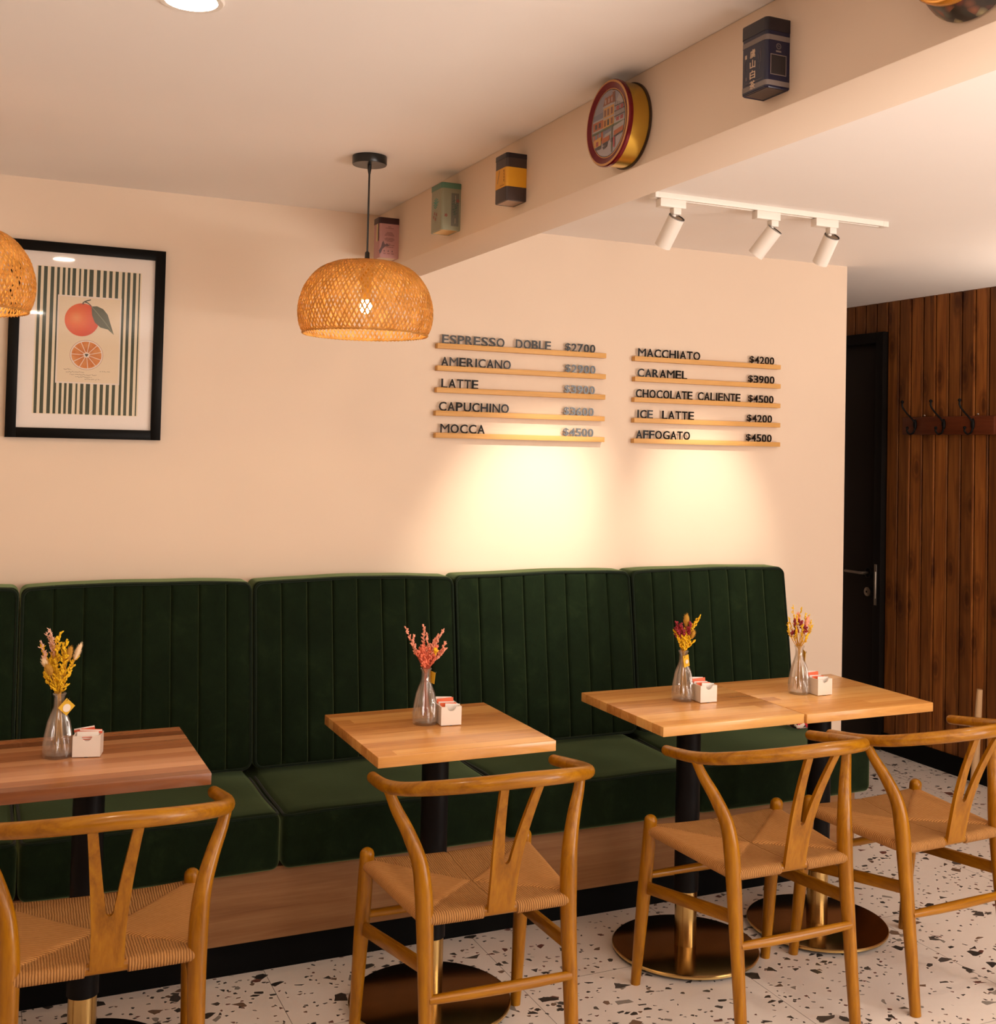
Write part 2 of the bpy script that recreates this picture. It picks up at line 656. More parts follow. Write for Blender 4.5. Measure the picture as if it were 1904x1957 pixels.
def ellipsoid(bm, c, axis, length, r, mi=0, sub=1):
    """pod with its long direction along axis"""
    q = Vector((0, 0, 1)).rotation_difference(Vector(axis).normalized()).to_matrix().to_4x4()
    m = Matrix.Translation(Vector(c)) @ q @ Matrix.Diagonal((r, r, length, 1))
    rr = bmesh.ops.create_icosphere(bm, subdivisions=sub, radius=1, matrix=m)
    for v in rr['verts']:
        for f in v.link_faces:
            f.material_index = mi


def text_mesh(s, height=None, width=None, depth=0.003, bold=0.0):
    """mesh of a string: cap height on z, runs along +x from 0, thickness on y (front face towards -y)"""
    cu = bpy.data.curves.new('glyph', 'FONT')
    cu.body = s
    cu.size = 1.0
    cu.resolution_u = 3
    cu.offset = bold
    cu.extrude = 0.05
    o = bpy.data.objects.new('glyph', cu)
    COL.objects.link(o)
    dg = bpy.context.evaluated_depsgraph_get()
    me = bpy.data.meshes.new_from_object(o.evaluated_get(dg))
    bpy.data.objects.remove(o, do_unlink=True)
    bpy.data.curves.remove(cu)
    xs = [v.co.x for v in me.vertices]
    ys = [v.co.y for v in me.vertices]
    x0, x1, y0, y1 = min(xs), max(xs), min(ys), max(ys)
    sy = height / (y1 - y0)
    sx = (width / (x1 - x0)) if width else sy
    for v in me.vertices:
        x, y, z = v.co
        v.co = ((x - x0) * sx, -z / 0.05 * depth / 2, (y - y0) * sy)
    return me


def text_obj(name, s, mat, parent, origin, xdir, height, width=None, depth=0.0006, bold=0.0):
    """glyphs standing on a vertical face; xdir is the reading direction in the face"""
    me = text_mesh(s, height, width, depth, bold)
    xd = Vector(xdir)
    nd = xd.cross(Vector((0, 0, 1)))     # facing out of the face
    for v in me.vertices:
        x, y, z = v.co
        v.co = Vector(origin) + xd * x + nd * (-y) + Vector((0, 0, z))
    me.materials.append(MATS[mat])
    o = bpy.data.objects.new(name, me)
    COL.objects.link(o)
    o.parent = parent
    return o


def struct(name, bm, mat, parent=None, **kw):
    o = obj(name, bm, mat, parent, **kw)
    if parent is None:
        o['kind'] = 'structure'
    return o


# ================================================================== the room
bm = bmesh.new(); box(bm, (-2.3, -6.5, -0.06), (4.45, 2.1, 0.0)); struct('floor', bm, 'terrazzo')
bm = bmesh.new(); box(bm, (-2.3, -6.5, H), (4.45, 2.1, H + 0.08)); struct('ceiling', bm, 'ceiling_paint')
bm = bmesh.new(); box(bm, (-2.3, 0, 0), (XC, 0.12, H)); struct('wall_back', bm, 'wall_paint')
bm = bmesh.new(); box(bm, (-2.4, -6.5, 0), (-2.3, 0.12, H)); struct('wall_left', bm, 'wall_paint')
bm = bmesh.new(); box(bm, (-2.3, 2.0, 0), (4.45, 2.1, H)); struct('wall_corridor', bm, 'wall_paint')
# front of the cafe, with the shopfront opening
bm = bmesh.new()
box(bm, (-2.3, -6.6, 0), (-0.6, -6.5, H)); box(bm, (3.8, -6.6, 0), (4.45, -6.5, H))
box(bm, (-0.6, -6.6, 0), (3.8, -6.5, 0.48)); box(bm, (-0.6, -6.6, 1.24), (3.8, -6.5, H))
struct('wall_front', bm, 'wall_paint')
bm = bmesh.new(); box(bm, (-1.6, -4.75, 0), (2.3, -4.20, 1.04), 0.01); struct('added_shade_counter', bm, 'pale_oak_laminate')  # unseen block added behind the camera to shade the lower left
# boarded wall on the right: one backing, planks over it
bm = bmesh.new()
box(bm, (XW + 0.018, -2.5, 0), (4.45, 0.772, H)); box(bm, (XW + 0.018, 0.772, 2.172), (4.45, 2.0, H))
box(bm, (XW + 0.018, 1.62, 0), (4.45, 2.0, 2.172))
box(bm, (XW + 0.018, -5.2, 0), (4.45, -2.5, 0.28)); box(bm, (XW + 0.018, -5.2, 2.27), (4.45, -2.5, H)); box(bm, (XW + 0.018, -3.5, 0.28), (4.45, -2.5, 2.27))
box(bm, (XW + 0.018, -6.5, 0), (4.45, -5.2, H))
wr = struct('wall_right', bm, 'black_plinth')
bm = bmesh.new()
P = 0.0828
k = 0
y = 0.766
while y > -2.5:
    box(bm, (XW, y - P + 0.0085, 0.09), (XW + 0.018, y, H), 0.0022, seg=1)
    y -= P
y = 0.766 + P
while y < 1.99:
    z0 = 2.172 if y < 1.62 + P else 0.09
    box(bm, (XW, y - P + 0.0085, z0), (XW + 0.018, y, H), 0.0022, seg=1)
    y += P
struct('plank_cladding', bm, 'stained_boards', wr)
bm = bmesh.new(); box(bm, (XW - 0.012, -2.5, 0), (XW + 0.018, 0.772, 0.092), 0.002); struct('baseboard_right', bm, 'black_plinth')
# door in the boarded wall
bm = bmesh.new()
box(bm, (XW - 0.03, 0.772, 0), (XW + 0.05, 0.826, 2.172), 0.003); box(bm, (XW - 0.03, 1.566, 0), (XW + 0.05, 1.62, 2.172), 0.003)
box(bm, (XW - 0.03, 0.826, 2.118), (XW + 0.05, 1.566, 2.172), 0.003)
dr = struct('door_1', bm, 'black_door')
bm = bmesh.new(); box(bm, (XW + 0.012, 0.826, 0.012), (XW + 0.052, 1.566, 2.118), 0.002); struct('door_leaf', bm, 'door_leaf_paint', dr)
bm = bmesh.new()
lathe(bm, [(0.026, -0.012), (0.026, 0.004)], 20, (XW + 0.004, 0.90, 0.90), axis='x')
tube(bm, [(XW, 0.90, 0.90), (XW - 0.035, 0.90, 0.90), (XW - 0.042, 0.912, 0.90), (XW - 0.042, 1.02, 0.90)], 0.008, 10, dome=1)
lathe(bm, [(0.024, -0.012), (0.024, 0.004), (0.006, 0.008)], 20, (XW + 0.004, 0.90, 0.80), axis='x')
struct('door_handle', bm, 'aged_steel', dr)
bm = bmesh.new()
box(bm, (XW - 0.034, 0.795, 0.742), (XW - 0.0305, 0.812, 0.955), 0.001)
tube(bm, [(XW - 0.034, 0.8035, 0.78), (XW - 0.034, 0.8035, 0.915)], 0.006, 10, dome=0.6)
struct('latch_plate', bm, 'aged_steel', dr)
# beam running out from the menu wall
bm = bmesh.new(); box(bm, (B0, -6.5, HB), (B1, 0, H), 0.003); struct('ceiling_beam', bm, 'wall_paint')

# ------------------------------------------------------------------ banquette
bench = thing('banquette_base', 'long pale oak bench base with black recessed plinth along the wall', 'bench', (0, 0, 0))
bm = bmesh.new(); box(bm, (-1.25, -0.545, 0.095), (2.962, -0.525, 0.300), 0.002); box(bm, (2.944, -0.525, 0.095), (2.962, -0.005, 0.300), 0.002)
box(bm, (-1.25, -0.525, 0.283), (2.944, -0.005, 0.299))
obj('front_panel', bm, 'pale_oak_laminate', bench)
bm = bmesh.new(); box(bm, (-1.25, -0.522, 0), (2.93, -0.02, 0.0945)); obj('plinth', bm, 'black_plinth', bench)


def rounded_block(xs, ys, zs, r, disp):
    """closed rounded box on the grid lines xs, ys, zs; disp(p, n) moves each point"""
    bm = bmesh.new()
    lo = Vector((xs[0], ys[0], zs[0])); hi = Vector((xs[-1], ys[-1], zs[-1]))
    cache = {}

    def vert(p):
        key = (round(p[0], 6), round(p[1], 6), round(p[2], 6))
        if key not in cache:
            q = Vector([min(max(p[i], lo[i] + r), hi[i] - r) for i in range(3)])
            d = Vector(p) - q
            n = d.normalized() if d.length > 1e-9 else Vector((0, 0, 0))
            cache[key] = bm.verts.new(disp(q + n * r, n))
        return cache[key]

    def side(a, b, f):
        for i in range(len(a) - 1):
            for j in range(len(b) - 1):
                vs = [vert(f(a[i], b[j])), vert(f(a[i + 1], b[j])), vert(f(a[i + 1], b[j + 1])), vert(f(a[i], b[j + 1]))]
                try:
                    bm.faces.new(vs)
                except ValueError:
                    pass
    side(xs, zs, lambda a, b: (a, ys[0], b)); side(xs, zs, lambda a, b: (a, ys[-1], b))
    side(ys, zs, lambda a, b: (xs[0], a, b)); side(ys, zs, lambda a, b: (xs[-1], a, b))
    side(xs, ys, lambda a, b: (a, b, zs[0])); side(xs, ys, lambda a, b: (a, b, zs[-1]))
    return bm


def grid(a, b, r, n, extra=()):
    e = [a, a + r * 0.15, a + r * 0.4, a + r * 0.7, a + r]
    f = [b - r, b - r * 0.7, b - r * 0.4, b - r * 0.15, b]
    mid = [a + r + (b - a - 2 * r) * k / n for k in range(1, n)]
    s = sorted(set([round(v, 5) for v in e + mid + f + list(extra)]))
    out = [s[0]]
    for v in s[1:]:
        if v - out[-1] > 0.0012:
            out.append(v)
    return out


def back_cushion(x0, x1, seed, label):
    root = thing('back_cushion', label, 'cushion', ((x0 + x1) / 2, 0, 0.482), 0, 'green velvet back cushions of the bench')
    w = (x1 - x0) / 2
    hgt = 0.585
    yb, yf = -0.004, -0.192
    first = 0.092
    seams = [-w + first + 0.0865 * k for k in range(8) if -w + first + 0.0865 * k < w - 0.045]
    ex = []
    for s in seams:
        ex += [s - 0.012, s - 0.0046, s - 0.0018, s, s + 0.0018, s + 0.0046, s + 0.012]
    rr = 0.022

    def front_y(x, z):
        d = 0.0
        for s in seams:
            a = abs(x - s)
            if a < 0.012:
                d += 0.0030 * (1 - a / 0.012) ** 1.3
                if a < 0.0045:
                    d += 0.0075 * (1 - a / 0.0045)
        wob = 0.006 * noise.noise(Vector((x * 4 + seed * 7, z * 3, seed)))
        return d + wob

    def disp(p, n):
        t = min(max(p.z / hgt, 0), 1)
        y = p.y
        f = (p.y - yb) / (yf - yb)
        y = yb + (yf + 0.077 * t ** 1.15 - yb) * f
        if n.y < -0.5 or n.length < 0.1 and f > 0.5:
            y += front_y(p.x, p.z) * min(1, max(0, -n.y))
        z = p.z
        if p.z > hgt * 0.6:
            z += (0.008 * (1 - (p.x / w) ** 2) + 0.004 * noise.noise(Vector((p.x * 6, seed * 3.1, 0.4)))) * (p.z / hgt - 0.6) / 0.4
        x = p.x
        return Vector((x, y, z))

    body = rounded_block(grid(-w, w, rr, 24, ex), grid(yf, yb, rr, 6), grid(0, hgt, rr, 16), rr, disp)
    obj('padding', body, 'green_velvet', root, angle=60)
    # piping round the front face
    bm = bmesh.new()
    c = 0.030
    pts = []
    for cx, cz, a0 in ((w - c, hgt - c, 0), (-w + c, hgt - c, 90), (-w + c, c, 180), (w - c, c, 270)):
        for k in range(7):
            a = radians(a0 + 15 * k)
            pts.append((cx + (c - 0.005) * cos(a), cz + (c - 0.005) * sin(a)))
    dense = []
    for (ax, az), (bx_, bz) in zip(pts, pts[1:] + pts[:1]):
        L = math.hypot(bx_ - ax, bz - az)
        for k in range(max(1, int(L / 0.05))):
            q = k / max(1, int(L / 0.05))
            dense.append((ax + (bx_ - ax) * q, az + (bz - az) * q))
    P3 = []
    for x, z in dense:
        v = disp(Vector((x, yf + 0.003, z)), Vector((0, -0.6, 0)))
        P3.append(v + Vector((0, -0.0005, 0)))
    P3 += P3[:2]
    tube(bm, P3, 0.0042, 8, caps=False)
    obj('piping', bm, 'green_piping', root)
    return root


def seat_cushion(x0, x1, seed, label):
    root = thing('seat_cushion', label, 'cushion', ((x0 + x1) / 2, 0, 0.3), 0, 'green velvet seat cushions of the bench')
    w = (x1 - x0) / 2
    yf, yb, hgt, rr = -0.588, -0.015, 0.16, 0.026

    def disp(p, n):
        z = p.z
        u = p.x / w
        v = (p.y - yf) / (yb - yf)
        if p.z > 0.05:
            z += (0.016 * (1 - u ** 4) * (0.25 + v * 0.6) + 0.005 * noise.noise(Vector((p.x * 5 + seed, p.y * 5, seed)))) * min(1, (p.z - 0.05) / 0.1)
        y = p.y - (0.006 * (1 - u * u) if p.y < -0.5 else 0)
        return Vector((p.x, y, z))
    body = rounded_block(grid(-w, w, rr, 18), grid(yf, yb, rr, 14), grid(0, hgt, rr, 4), rr, disp)
    obj('padding', body, 'green_velvet', root, angle=60)
    bm = bmesh.new()
    c = 0.026
    pts = [(-w + 0.006, -0.18)]
    for k in range(20):
        pts.append((-w + 0.006, -0.18 + (yf + 0.035 + 0.18) * (k + 1) / 20))
    for k in range(1, 7):
        a = radians(180 + 15 * k)
        pts.append((-w + 0.006 + c + c * cos(a), yf + 0.035 - (c - 0.0) * -sin(a)))
    n = 24
    for k in range(1, n):
        pts.append((-w + 0.032 + (2 * w - 0.064) * k / n, yf + 0.009))
    for k in range(0, 7):
        a = radians(270 + 15 * k)
        pts.append((w - 0.006 - c + c * cos(a), yf + 0.035 + c * sin(a)))
    for k in range(20):
        pts.append((w - 0.006, yf + 0.035 + (-0.18 - yf - 0.035) * (k + 1) / 20))
    P3 = [disp(Vector((x, y, hgt - 0.006)), Vector((0, 0, 1))) for x, y in pts]
    tube(bm, P3, 0.0040, 8)
    obj('piping', bm, 'green_piping', root)
    return root


spans = [(-0.565, 0.131), (0.136, 0.829), (0.834, 1.535), (1.540, 2.250), (2.255, 2.968)]
bl = ['green ribbed velvet back cushion cut off by the left edge of the photo',
      'green ribbed velvet back cushion behind the yellow dried flowers',
      'green ribbed velvet back cushion behind the table with pink flowers',
      'green ribbed velvet back cushion lit by the spotlight below the left menu',
      'green ribbed velvet back cushion at the right free end of the bench']
sl = ['green velvet seat cushion at the left edge of the photo, mostly out of view',
      'green velvet seat cushion under the leftmost table',
      'green velvet seat cushion under the single table with pink flowers',
      'green velvet seat cushion between the pink flower table and the joined tables',
      'green velvet seat cushion at the rounded right end of the bench']
for i, (a, b) in enumerate(spans):
    back_cushion(a, b, i * 1.37 + 0.5, bl[i])
for i, (a, b) in enumerate(spans):
    seat_cushion(a, b + (0.035 if i == 4 else 0), i * 2.11 + 0.3, sl[i])

# small patterned pouch on the far end of the bench
bm = bmesh.new()
t = NT('patterned_cloth')
v = t.coord('Object')
vo = t.n('ShaderNodeTexVoronoi')
vo.inputs['Scale'].default_value = 95
t.l(v, vo.inputs['Vector'])
sp = t.n('ShaderNodeSeparateColor')
t.l(vo.outputs['Color'], sp.inputs[0])
cc = t.ramp(sp.outputs[0], [(0, (0.75, 0.62, 0.52)), (0.3, (0.6, 0.02, 0.03)), (0.62, (0.05, 0.03, 0.03)), (0.8, (0.7, 0.55, 0.45))], 'CONSTANT')
t.bsdf(cc, 0.8)
MATS['patterned_cloth'] = t.m
body = rounded_block(grid(-0.05, 0.05, 0.012, 6), grid(-0.05, 0.05, 0.012, 6), grid(0, 0.03, 0.012, 2), 0.012,
                     lambda p, n: Vector((p.x, p.y, p.z * (1.15 - 0.5 * ((p.x / 0.05) ** 2 + (p.y / 0.05) ** 2) * 0.5))))
o = obj('cloth_pouch', body, 'patterned_cloth')
o.location = (2.915, -0.285, 0.477)
tag(o, 'small red and white patterned pouch lying on the far right end of the bench', 'pouch')

# ------------------------------------------------------------------ tables
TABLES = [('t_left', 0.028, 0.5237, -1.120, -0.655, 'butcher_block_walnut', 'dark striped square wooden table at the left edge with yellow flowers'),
          ('t_mid', 0.928, 1.4235, -1.126, -0.649, 'butcher_block_honey', 'single square wooden pedestal table with pink flowers in the middle'),
          ('t_join', 1.7745, 2.2690, -1.0985, -0.6205, 'butcher_block_oak', 'left half of the two joined wooden tables, with red and yellow flowers'),
          ('t_end', 2.2712, 2.7690, -1.1070, -0.6300, 'butcher_block_plain', 'right half of the two joined wooden tables, nearest the black door')]
TC = {}
for key, x0, x1, y0, y1, mt, lab in TABLES:
    cx, cy = (x0 + x1) / 2, (y0 + y1) / 2
    TC[key] = (cx, cy)
    t = thing('pedestal_table', lab, 'table', (cx, cy, 0), 0, 'square wooden pedestal tables')
    hx, hy = (x1 - x0) / 2, (y1 - y0) / 2
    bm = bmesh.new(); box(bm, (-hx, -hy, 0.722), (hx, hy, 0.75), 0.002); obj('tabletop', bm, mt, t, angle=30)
    bm = bmesh.new(); lathe(bm, [(0.0001, 0.7215), (0.15, 0.7215), (0.15, 0.716), (0.037, 0.714), (0.037, 0.185), (0.031, 0.185)], 36); obj('column', bm, 'black_metal', t)
    bm = bmesh.new(); lathe(bm, [(0.0335, 0.20), (0.0335, 0.0205)], 36); obj('brass_sleeve', bm, 'brass', t)
    bm = bmesh.new(); r = lathe(bm, [(0.0001, 0.021), (0.216, 0.0195), (0.2195, 0.0185)], 72); obj('base_plate', bm, 'bronze_plate', t)
    bm = bmesh.new(); lathe(bm, [(0.2195, 0.0186), (0.222, 0.0165), (0.222, 0.011), (0.219, 0.009), (0.0001, 0.009)], 72); obj('plate_edge', bm, 'brass_edge', t)
    for a in range(4):
        bm = bmesh.new()
        lathe(bm, [(0.0001, 0.0), (0.012, 0.0), (0.012, 0.0088), (0.0001, 0.0088)], 12, (0.17 * cos(a * pi / 2 + 0.6), 0.17 * sin(a * pi / 2 + 0.6), 0))
        obj('foot', bm, 'black_plastic', t)


# ------------------------------------------------------------------ wishbone chairs
def make_chair(label):
    root = thing('wishbone_chair', label, 'chair', (0, 0, 0), 0, 'honey coloured wishbone chairs with cord seats')
    for s in (-1, 1):
        # front leg with domed top
        bm = bmesh.new()
        pts = [(s * 0.2286, 0.181, 0.0), (s * 0.2270, 0.1675, 0.12), (s * 0.2245, 0.152, 0.26), (s * 0.2225, 0.138, 0.38), (s * 0.2212, 0.128, 0.476)]
        tube(bm, spline(pts, 5), [0.0140 + 0.0055 * min(1, k / 10) - 0.0008 * max(0, k - 14) / 6 for k in range(21)], 16)
        # dome
        top = Vector(pts[-1])
        d = (Vector(pts[-1]) - Vector(pts[-2])).normalized()
        tube(bm, [top + d * 0.017 * sin(a * pi / 2 / 6) for a in range(7)], [0.0187 * cos(a * pi / 2 / 6.2) for a in range(7)], 16)
        obj('leg', bm, 'honey_wood_z', root)
        # rear leg, kinked above the seat and joined under the arm
        bm = bmesh.new()
        pts = [(s * 0.184, -0.258, 0), (s * 0.1835, -0.241, 0.15), (s * 0.1835, -0.224, 0.30), (s * 0.184, -0.211, 0.42), (s * 0.187, -0.203, 0.50),
               (s * 0.1955, -0.192, 0.565), (s * 0.216, -0.170, 0.625), (s * 0.239, -0.148, 0.675), (s * 0.2535, -0.132, 0.716)]
        rad = []
        for k in range(33):
            q = k / 32
            rad.append(0.0150 + 0.0060 * min(1, q / 0.42) if q < 0.5 else 0.0210 - 0.0085 * min(1, (q - 0.5) / 0.45))
        tube(bm, spline(pts, 4), rad, 16)
        obj('leg', bm, 'honey_wood_z', root)
    # steam-bent top rail
    half = [(0.2475, 0.014, 0.704), (0.253, -0.05, 0.7115), (0.2545, -0.12, 0.7205), (0.241, -0.188, 0.732), (0.211, -0.244, 0.745), (0.161, -0.291, 0.757),
            (0.102, -0.323, 0.766), (0.05, -0.336, 0.770)]
    pts = half + [(0, -0.339, 0.7715)] + [(-x, y, z) for x, y, z in half[::-1]]
    sp = spline(pts, 5)
    n = len(sp)
    rad = [0.0142 + 0.0035 * sin(pi * k / (n - 1)) for k in range(n)]
    bm = bmesh.new(); tube(bm, sp, rad, 16, dome=1.0); obj('top_rail', bm, 'honey_wood_x', root)
    # Y-shaped back splat
    def ypos(z):
        q = (z - 0.437) / (0.765 - 0.437)
        return -0.222 - 0.112 * q + 0.016 * sin(pi * q)
    bm = bmesh.new()
    levels = []
    N = 18
    rows = []
    zs_ = [0.436 + (0.766 - 0.436) * k / N for k in range(N + 1)]
    zc = 0.553
    def outer(z):
        q = (z - 0.436) / 0.33
        return 0.0335 + 0.003 * q + 0.026 * max(0, (q - 0.22)) ** 1.35
    def inner(z):
        if z <= zc:
            return 0.0
        q = (z - zc) / (0.766 - zc)
        return min(0.0065 + 0.029 * q, 0.0075 * ((z - zc) / 0.007) ** 0.5 if z < zc + 0.007 else 9)
    zs_ += [zc, zc + 0.001, zc + 0.003, zc + 0.007]
    zs_ = sorted(set(zs_))
    T = 0.0055
    for s in (-1, 1):
        prev = None
        for z in zs_:
            xi, xo = inner(z) * s, outer(z) * s
            y = ypos(z)
            vs = [bm.verts.new((xi, y - T, z)), bm.verts.new((xo, y - T, z)), bm.verts.new((xo, y + T, z)), bm.verts.new((xi, y + T, z))]
            if prev:
                for k in range(4):
                    if k == 3 and z <= zc + 1e-6:
                        continue
                    bm.faces.new((prev[k], prev[(k + 1) % 4], vs[(k + 1) % 4], vs[k]))
            else:
                bm.faces.new(vs)
            prev = vs
        bm.faces.new(prev)
    bmesh.ops.remove_doubles(bm, verts=bm.verts[:], dist=0.00005)
    obj('back_splat', bm, 'honey_wood_z', root, angle=35)
    # seat rails and stretchers
    bm = bmesh.new()
    tube(bm, [(-0.182, -0.214, 0.436), (0.182, -0.214, 0.436)], 0.0118, 12)
    obj('seat_rail', bm, 'honey_wood_x', root)
    bm = bmesh.new(); tube(bm, [(-0.18, -0.2375, 0.264), (-0.09, -0.24, 0.264), (0, -0.241, 0.264), (0.09, -0.24, 0.264), (0.18, -0.2375, 0.264)], [0.0105, 0.0125, 0.0132, 0.0125, 0.0105], 14)
    obj('stretcher', bm, 'honey_wood_x', root)
    bm = bmesh.new(); tube(bm, [(-0.222, 0.145, 0.318), (0, 0.147, 0.318), (0.222, 0.145, 0.318)], [0.010, 0.012, 0.010], 14)
    obj('stretcher', bm, 'honey_wood_x', root)
    for s in (-1, 1):
        bm = bmesh.new()
        a, b = Vector((s * 0.2225, 0.152, 0.283)), Vector((s * 0.1835, -0.221, 0.330))
        d = (b - a).normalized()
        sd = d.cross(Vector((0, 0, 1))).normalized()
        u = sd.cross(d)
        m = Matrix((sd, d, u)).transposed().to_4x4()
        L = (b - a).length
        vs = box(bm, (-0.0075, 0, -0.0165), (0.0075, L, 0.0165), 0.004)
        bmesh.ops.transform(bm, matrix=Matrix.Translation(a) @ m, verts=bm.verts[:])
        obj('stretcher', bm, 'honey_wood_y', root)
    # woven cord seat
    bm = bmesh.new()
    NU, NV = 70, 70
    def top(u, v):
        w = 0.186 + 0.036 * u
        y = -0.214 + 0.349 * u
        x = v * w
        side = 0.4515 + 0.012 * u
        e = 0.4505 + 0.004 * u
        z = e + (side - e) * abs(v) ** 2.2
        z -= 0.011 * (1 - v * v) * (1 - (2 * u - 1) ** 2)
        d = abs(v) - abs(2 * u - 1)
        z += 0.0045 * min(1, max(0, d / 0.10 + 0.2)) * min(1, 4 * (1 - abs(v)) + 0.25)
        if abs(d) < 0.035:
            z -= 0.0022 * (1 - abs(d) / 0.035)
        if d < 0 and abs(v) < 0.03:
            z -= 0.0030 * (1 - abs(v) / 0.03)
        return Vector((x, y, z))
    V = [[bm.verts.new(top(i / NU, -1 + 2 * j / NV)) for j in range(NV + 1)] for i in range(NU + 1)]
    for i in range(NU):
        for j in range(NV):
            f = bm.faces.new((V[i][j], V[i][j + 1], V[i + 1][j + 1], V[i + 1][j]))
            uc, vc = (i + 0.5) / NU, -1 + 2 * (j + 0.5) / NV
            f.material_index = 1 if abs(vc) > abs(2 * uc - 1) else 0
    loop = [(V[0][j], (0, -1), 0) for j in range(NV)] + [(V[i][NV], (1, 0), 1) for i in range(NU)] + \
           [(V[NU][j], (0, 1), 0) for j in range(NV, 0, -1)] + [(V[i][0], (-1, 0), 1) for i in range(NU, 0, -1)]
    rings = [[v for v, _, _ in loop]]
    R = 0.0148
    for k in range(1, 8):
        a = pi * k / 7
        ring = []
        for v, (ox, oy), _ in loop:
            r = R
            if oy == -1 and abs(v.co.x) < 0.041:
                r = 0.0015
            ring.append(bm.verts.new((v.co.x + ox * r * sin(a), v.co.y + oy * r * sin(a), v.co.z - (R if r == R else 0.004) * (1 - cos(a)))))
        rings.append(ring)
    L = len(loop)
    for a, b in zip(rings, rings[1:]):
        for k in range(L):
            f = bm.faces.new((a[k], a[(k + 1) % L], b[(k + 1) % L], b[k]))
            f.material_index = loop[k][2]
    bm.faces.new(rings[-1])
    obj('woven_seat', bm, ['paper_cord_lengthwise', 'paper_cord_crosswise'], root, angle=80)
    return root


chair0 = make_chair('honey wishbone chair at the dark striped table in the lower left corner')
CH = [(0.2823, -1.1266, -1.18, None),
      (1.1608, -1.1500, -1.28, 'honey wishbone chair drawn up to the single table with pink flowers'),
      (1.9936, -1.1730, 0.29, 'honey wishbone chair at the left half of the joined tables'),
      (2.5535, -1.1736, 2.44, 'honey wishbone chair at the right half of the joined tables, cut by the right edge')]
for x, y, r, lab in CH:
    c = chair0 if lab is None else copy_tree(chair0)
    if lab:
        c['label'] = lab
    c.location = (x, y, 0)
    c.rotation_euler = (0, 0, radians(r))


# ------------------------------------------------------------------ vases, flowers, tags, sugar caddies
def flute(r, z, th):
    a = 0.0030 * min(1, max(0, (z - 0.012) / 0.03)) * min(1, max(0, (0.115 - z) / 0.03))
    return r + a * cos(14 * th) + (0.0007 * cos(14 * th + z * 400) if z < 0.04 else 0)


def make_vase(label, loc):
    o = bmesh.new()
    prof = [(0.0001, 0.0), (0.031, 0.0), (0.0345, 0.004), (0.0350, 0.014), (0.0335, 0.030), (0.0295, 0.055), (0.0235, 0.085), (0.0170, 0.108), (0.0132, 0.122),
            (0.0125, 0.135), (0.0128, 0.145), (0.0155, 0.150), (0.0160, 0.152), (0.0150, 0.1535), (0.0110, 0.148), (0.0105, 0.135), (0.0112, 0.122), (0.0150, 0.107), (0.0215, 0.084),
            (0.0275, 0.055), (0.0315, 0.030), (0.0325, 0.014), (0.030, 0.008), (0.0001, 0.007)]
    lathe(o, prof, 72, mod=flute)
    v = obj('bud_vase', o, 'vase_glass')
    v.location = loc
    return tag(v, label, 'vase', 'fluted clear glass bud vases')


def sprig(parent, base, tip, mats, rnd, nb=14, start=0.35, bl=0.010, br=0.0022, spread=0.014, name='flower_sprig', bend=0.01, stem='dry_stem', side=3):
    """stem with side twigs and small pods"""
    bm = bmesh.new()
    base, tip = Vector(base), Vector(tip)
    ax = tip - base
    off = Vector((rnd.uniform(-1, 1), rnd.uniform(-1, 1), 0)) * bend
    pts = [base + ax * t + off * sin(pi * t) for t in (0, 0.25, 0.5, 0.75, 1)]
    sp = spline(pts, 3)
    tube(bm, sp, [0.0010 - 0.0005 * k / len(sp) for k in range(len(sp))], 5)
    for k in range(nb):
        t = start + (1 - start) * (k + rnd.random()) / nb
        i = min(len(sp) - 1, int(t * (len(sp) - 1)))
        p = sp[i].lerp(sp[min(i + 1, len(sp) - 1)], t * (len(sp) - 1) - i)
        th = rnd.uniform(0, 2 * pi)
        out = Vector((cos(th), sin(th), 0))
        d = (ax.normalized() * 0.9 + out * rnd.uniform(0.5, 1.0)).normalized()
        L = spread * (1.15 - 0.75 * (t - start) / (1 - start)) * rnd.uniform(0.6, 1.2)
        q = p + d * L
        tube(bm, [p, q], 0.0005, 4)
        for s in range(side):
            f = (s + 1) / side
            ellipsoid(bm, p.lerp(q, f) + Vector((rnd.uniform(-1, 1), rnd.uniform(-1, 1), rnd.uniform(-1, 1))) * br * 0.8, d + Vector((rnd.uniform(-.5, .5), rnd.uniform(-.5, .5), 0)),
                      bl * rnd.uniform(0.35, 0.6), br * rnd.uniform(0.7, 1.15), 1)
    ellipsoid(bm, tip, ax, bl * 0.6, br, 1)
    return obj(name, bm, [stem, mats], parent)


def bunny(parent, base, tip, mat, rnd, L=0.030, r=0.0085, stem='dry_stem'):
    """oval fluffy grass head on a thin stem"""
    bm = bmesh.new()
    base, tip = Vector(base), Vector(tip)
    ax = (tip - base).normalized()
    c = tip - ax * L * 0.5
    tube(bm, [base, base.lerp(c, 0.5), c], 0.0007, 5)
    ellipsoid(bm, c, ax, L * 0.5, r * 0.8, 1, 3)
    for k in range(160):
        u, th = rnd.uniform(-0.95, 1), rnd.uniform(0, 2 * pi)
        q = Vector((0, 0, 1)).rotation_difference(ax)
        n = q @ Vector((cos(th) * (1 - u * u) ** .5, sin(th) * (1 - u * u) ** .5, u))
        loc = q @ Vector((cos(th) * (1 - u * u) ** .5 * r * 0.78, sin(th) * (1 - u * u) ** .5 * r * 0.78, u * L * 0.48))
        p = c + loc
        e = p + (n * 0.5 + ax * 0.8).normalized() * rnd.uniform(0.004, 0.007)
        tube(bm, [p, e], [0.00035, 0.00008], 3, 1, caps=False)
    return obj('bunny_tail', bm, [stem, mat], parent)


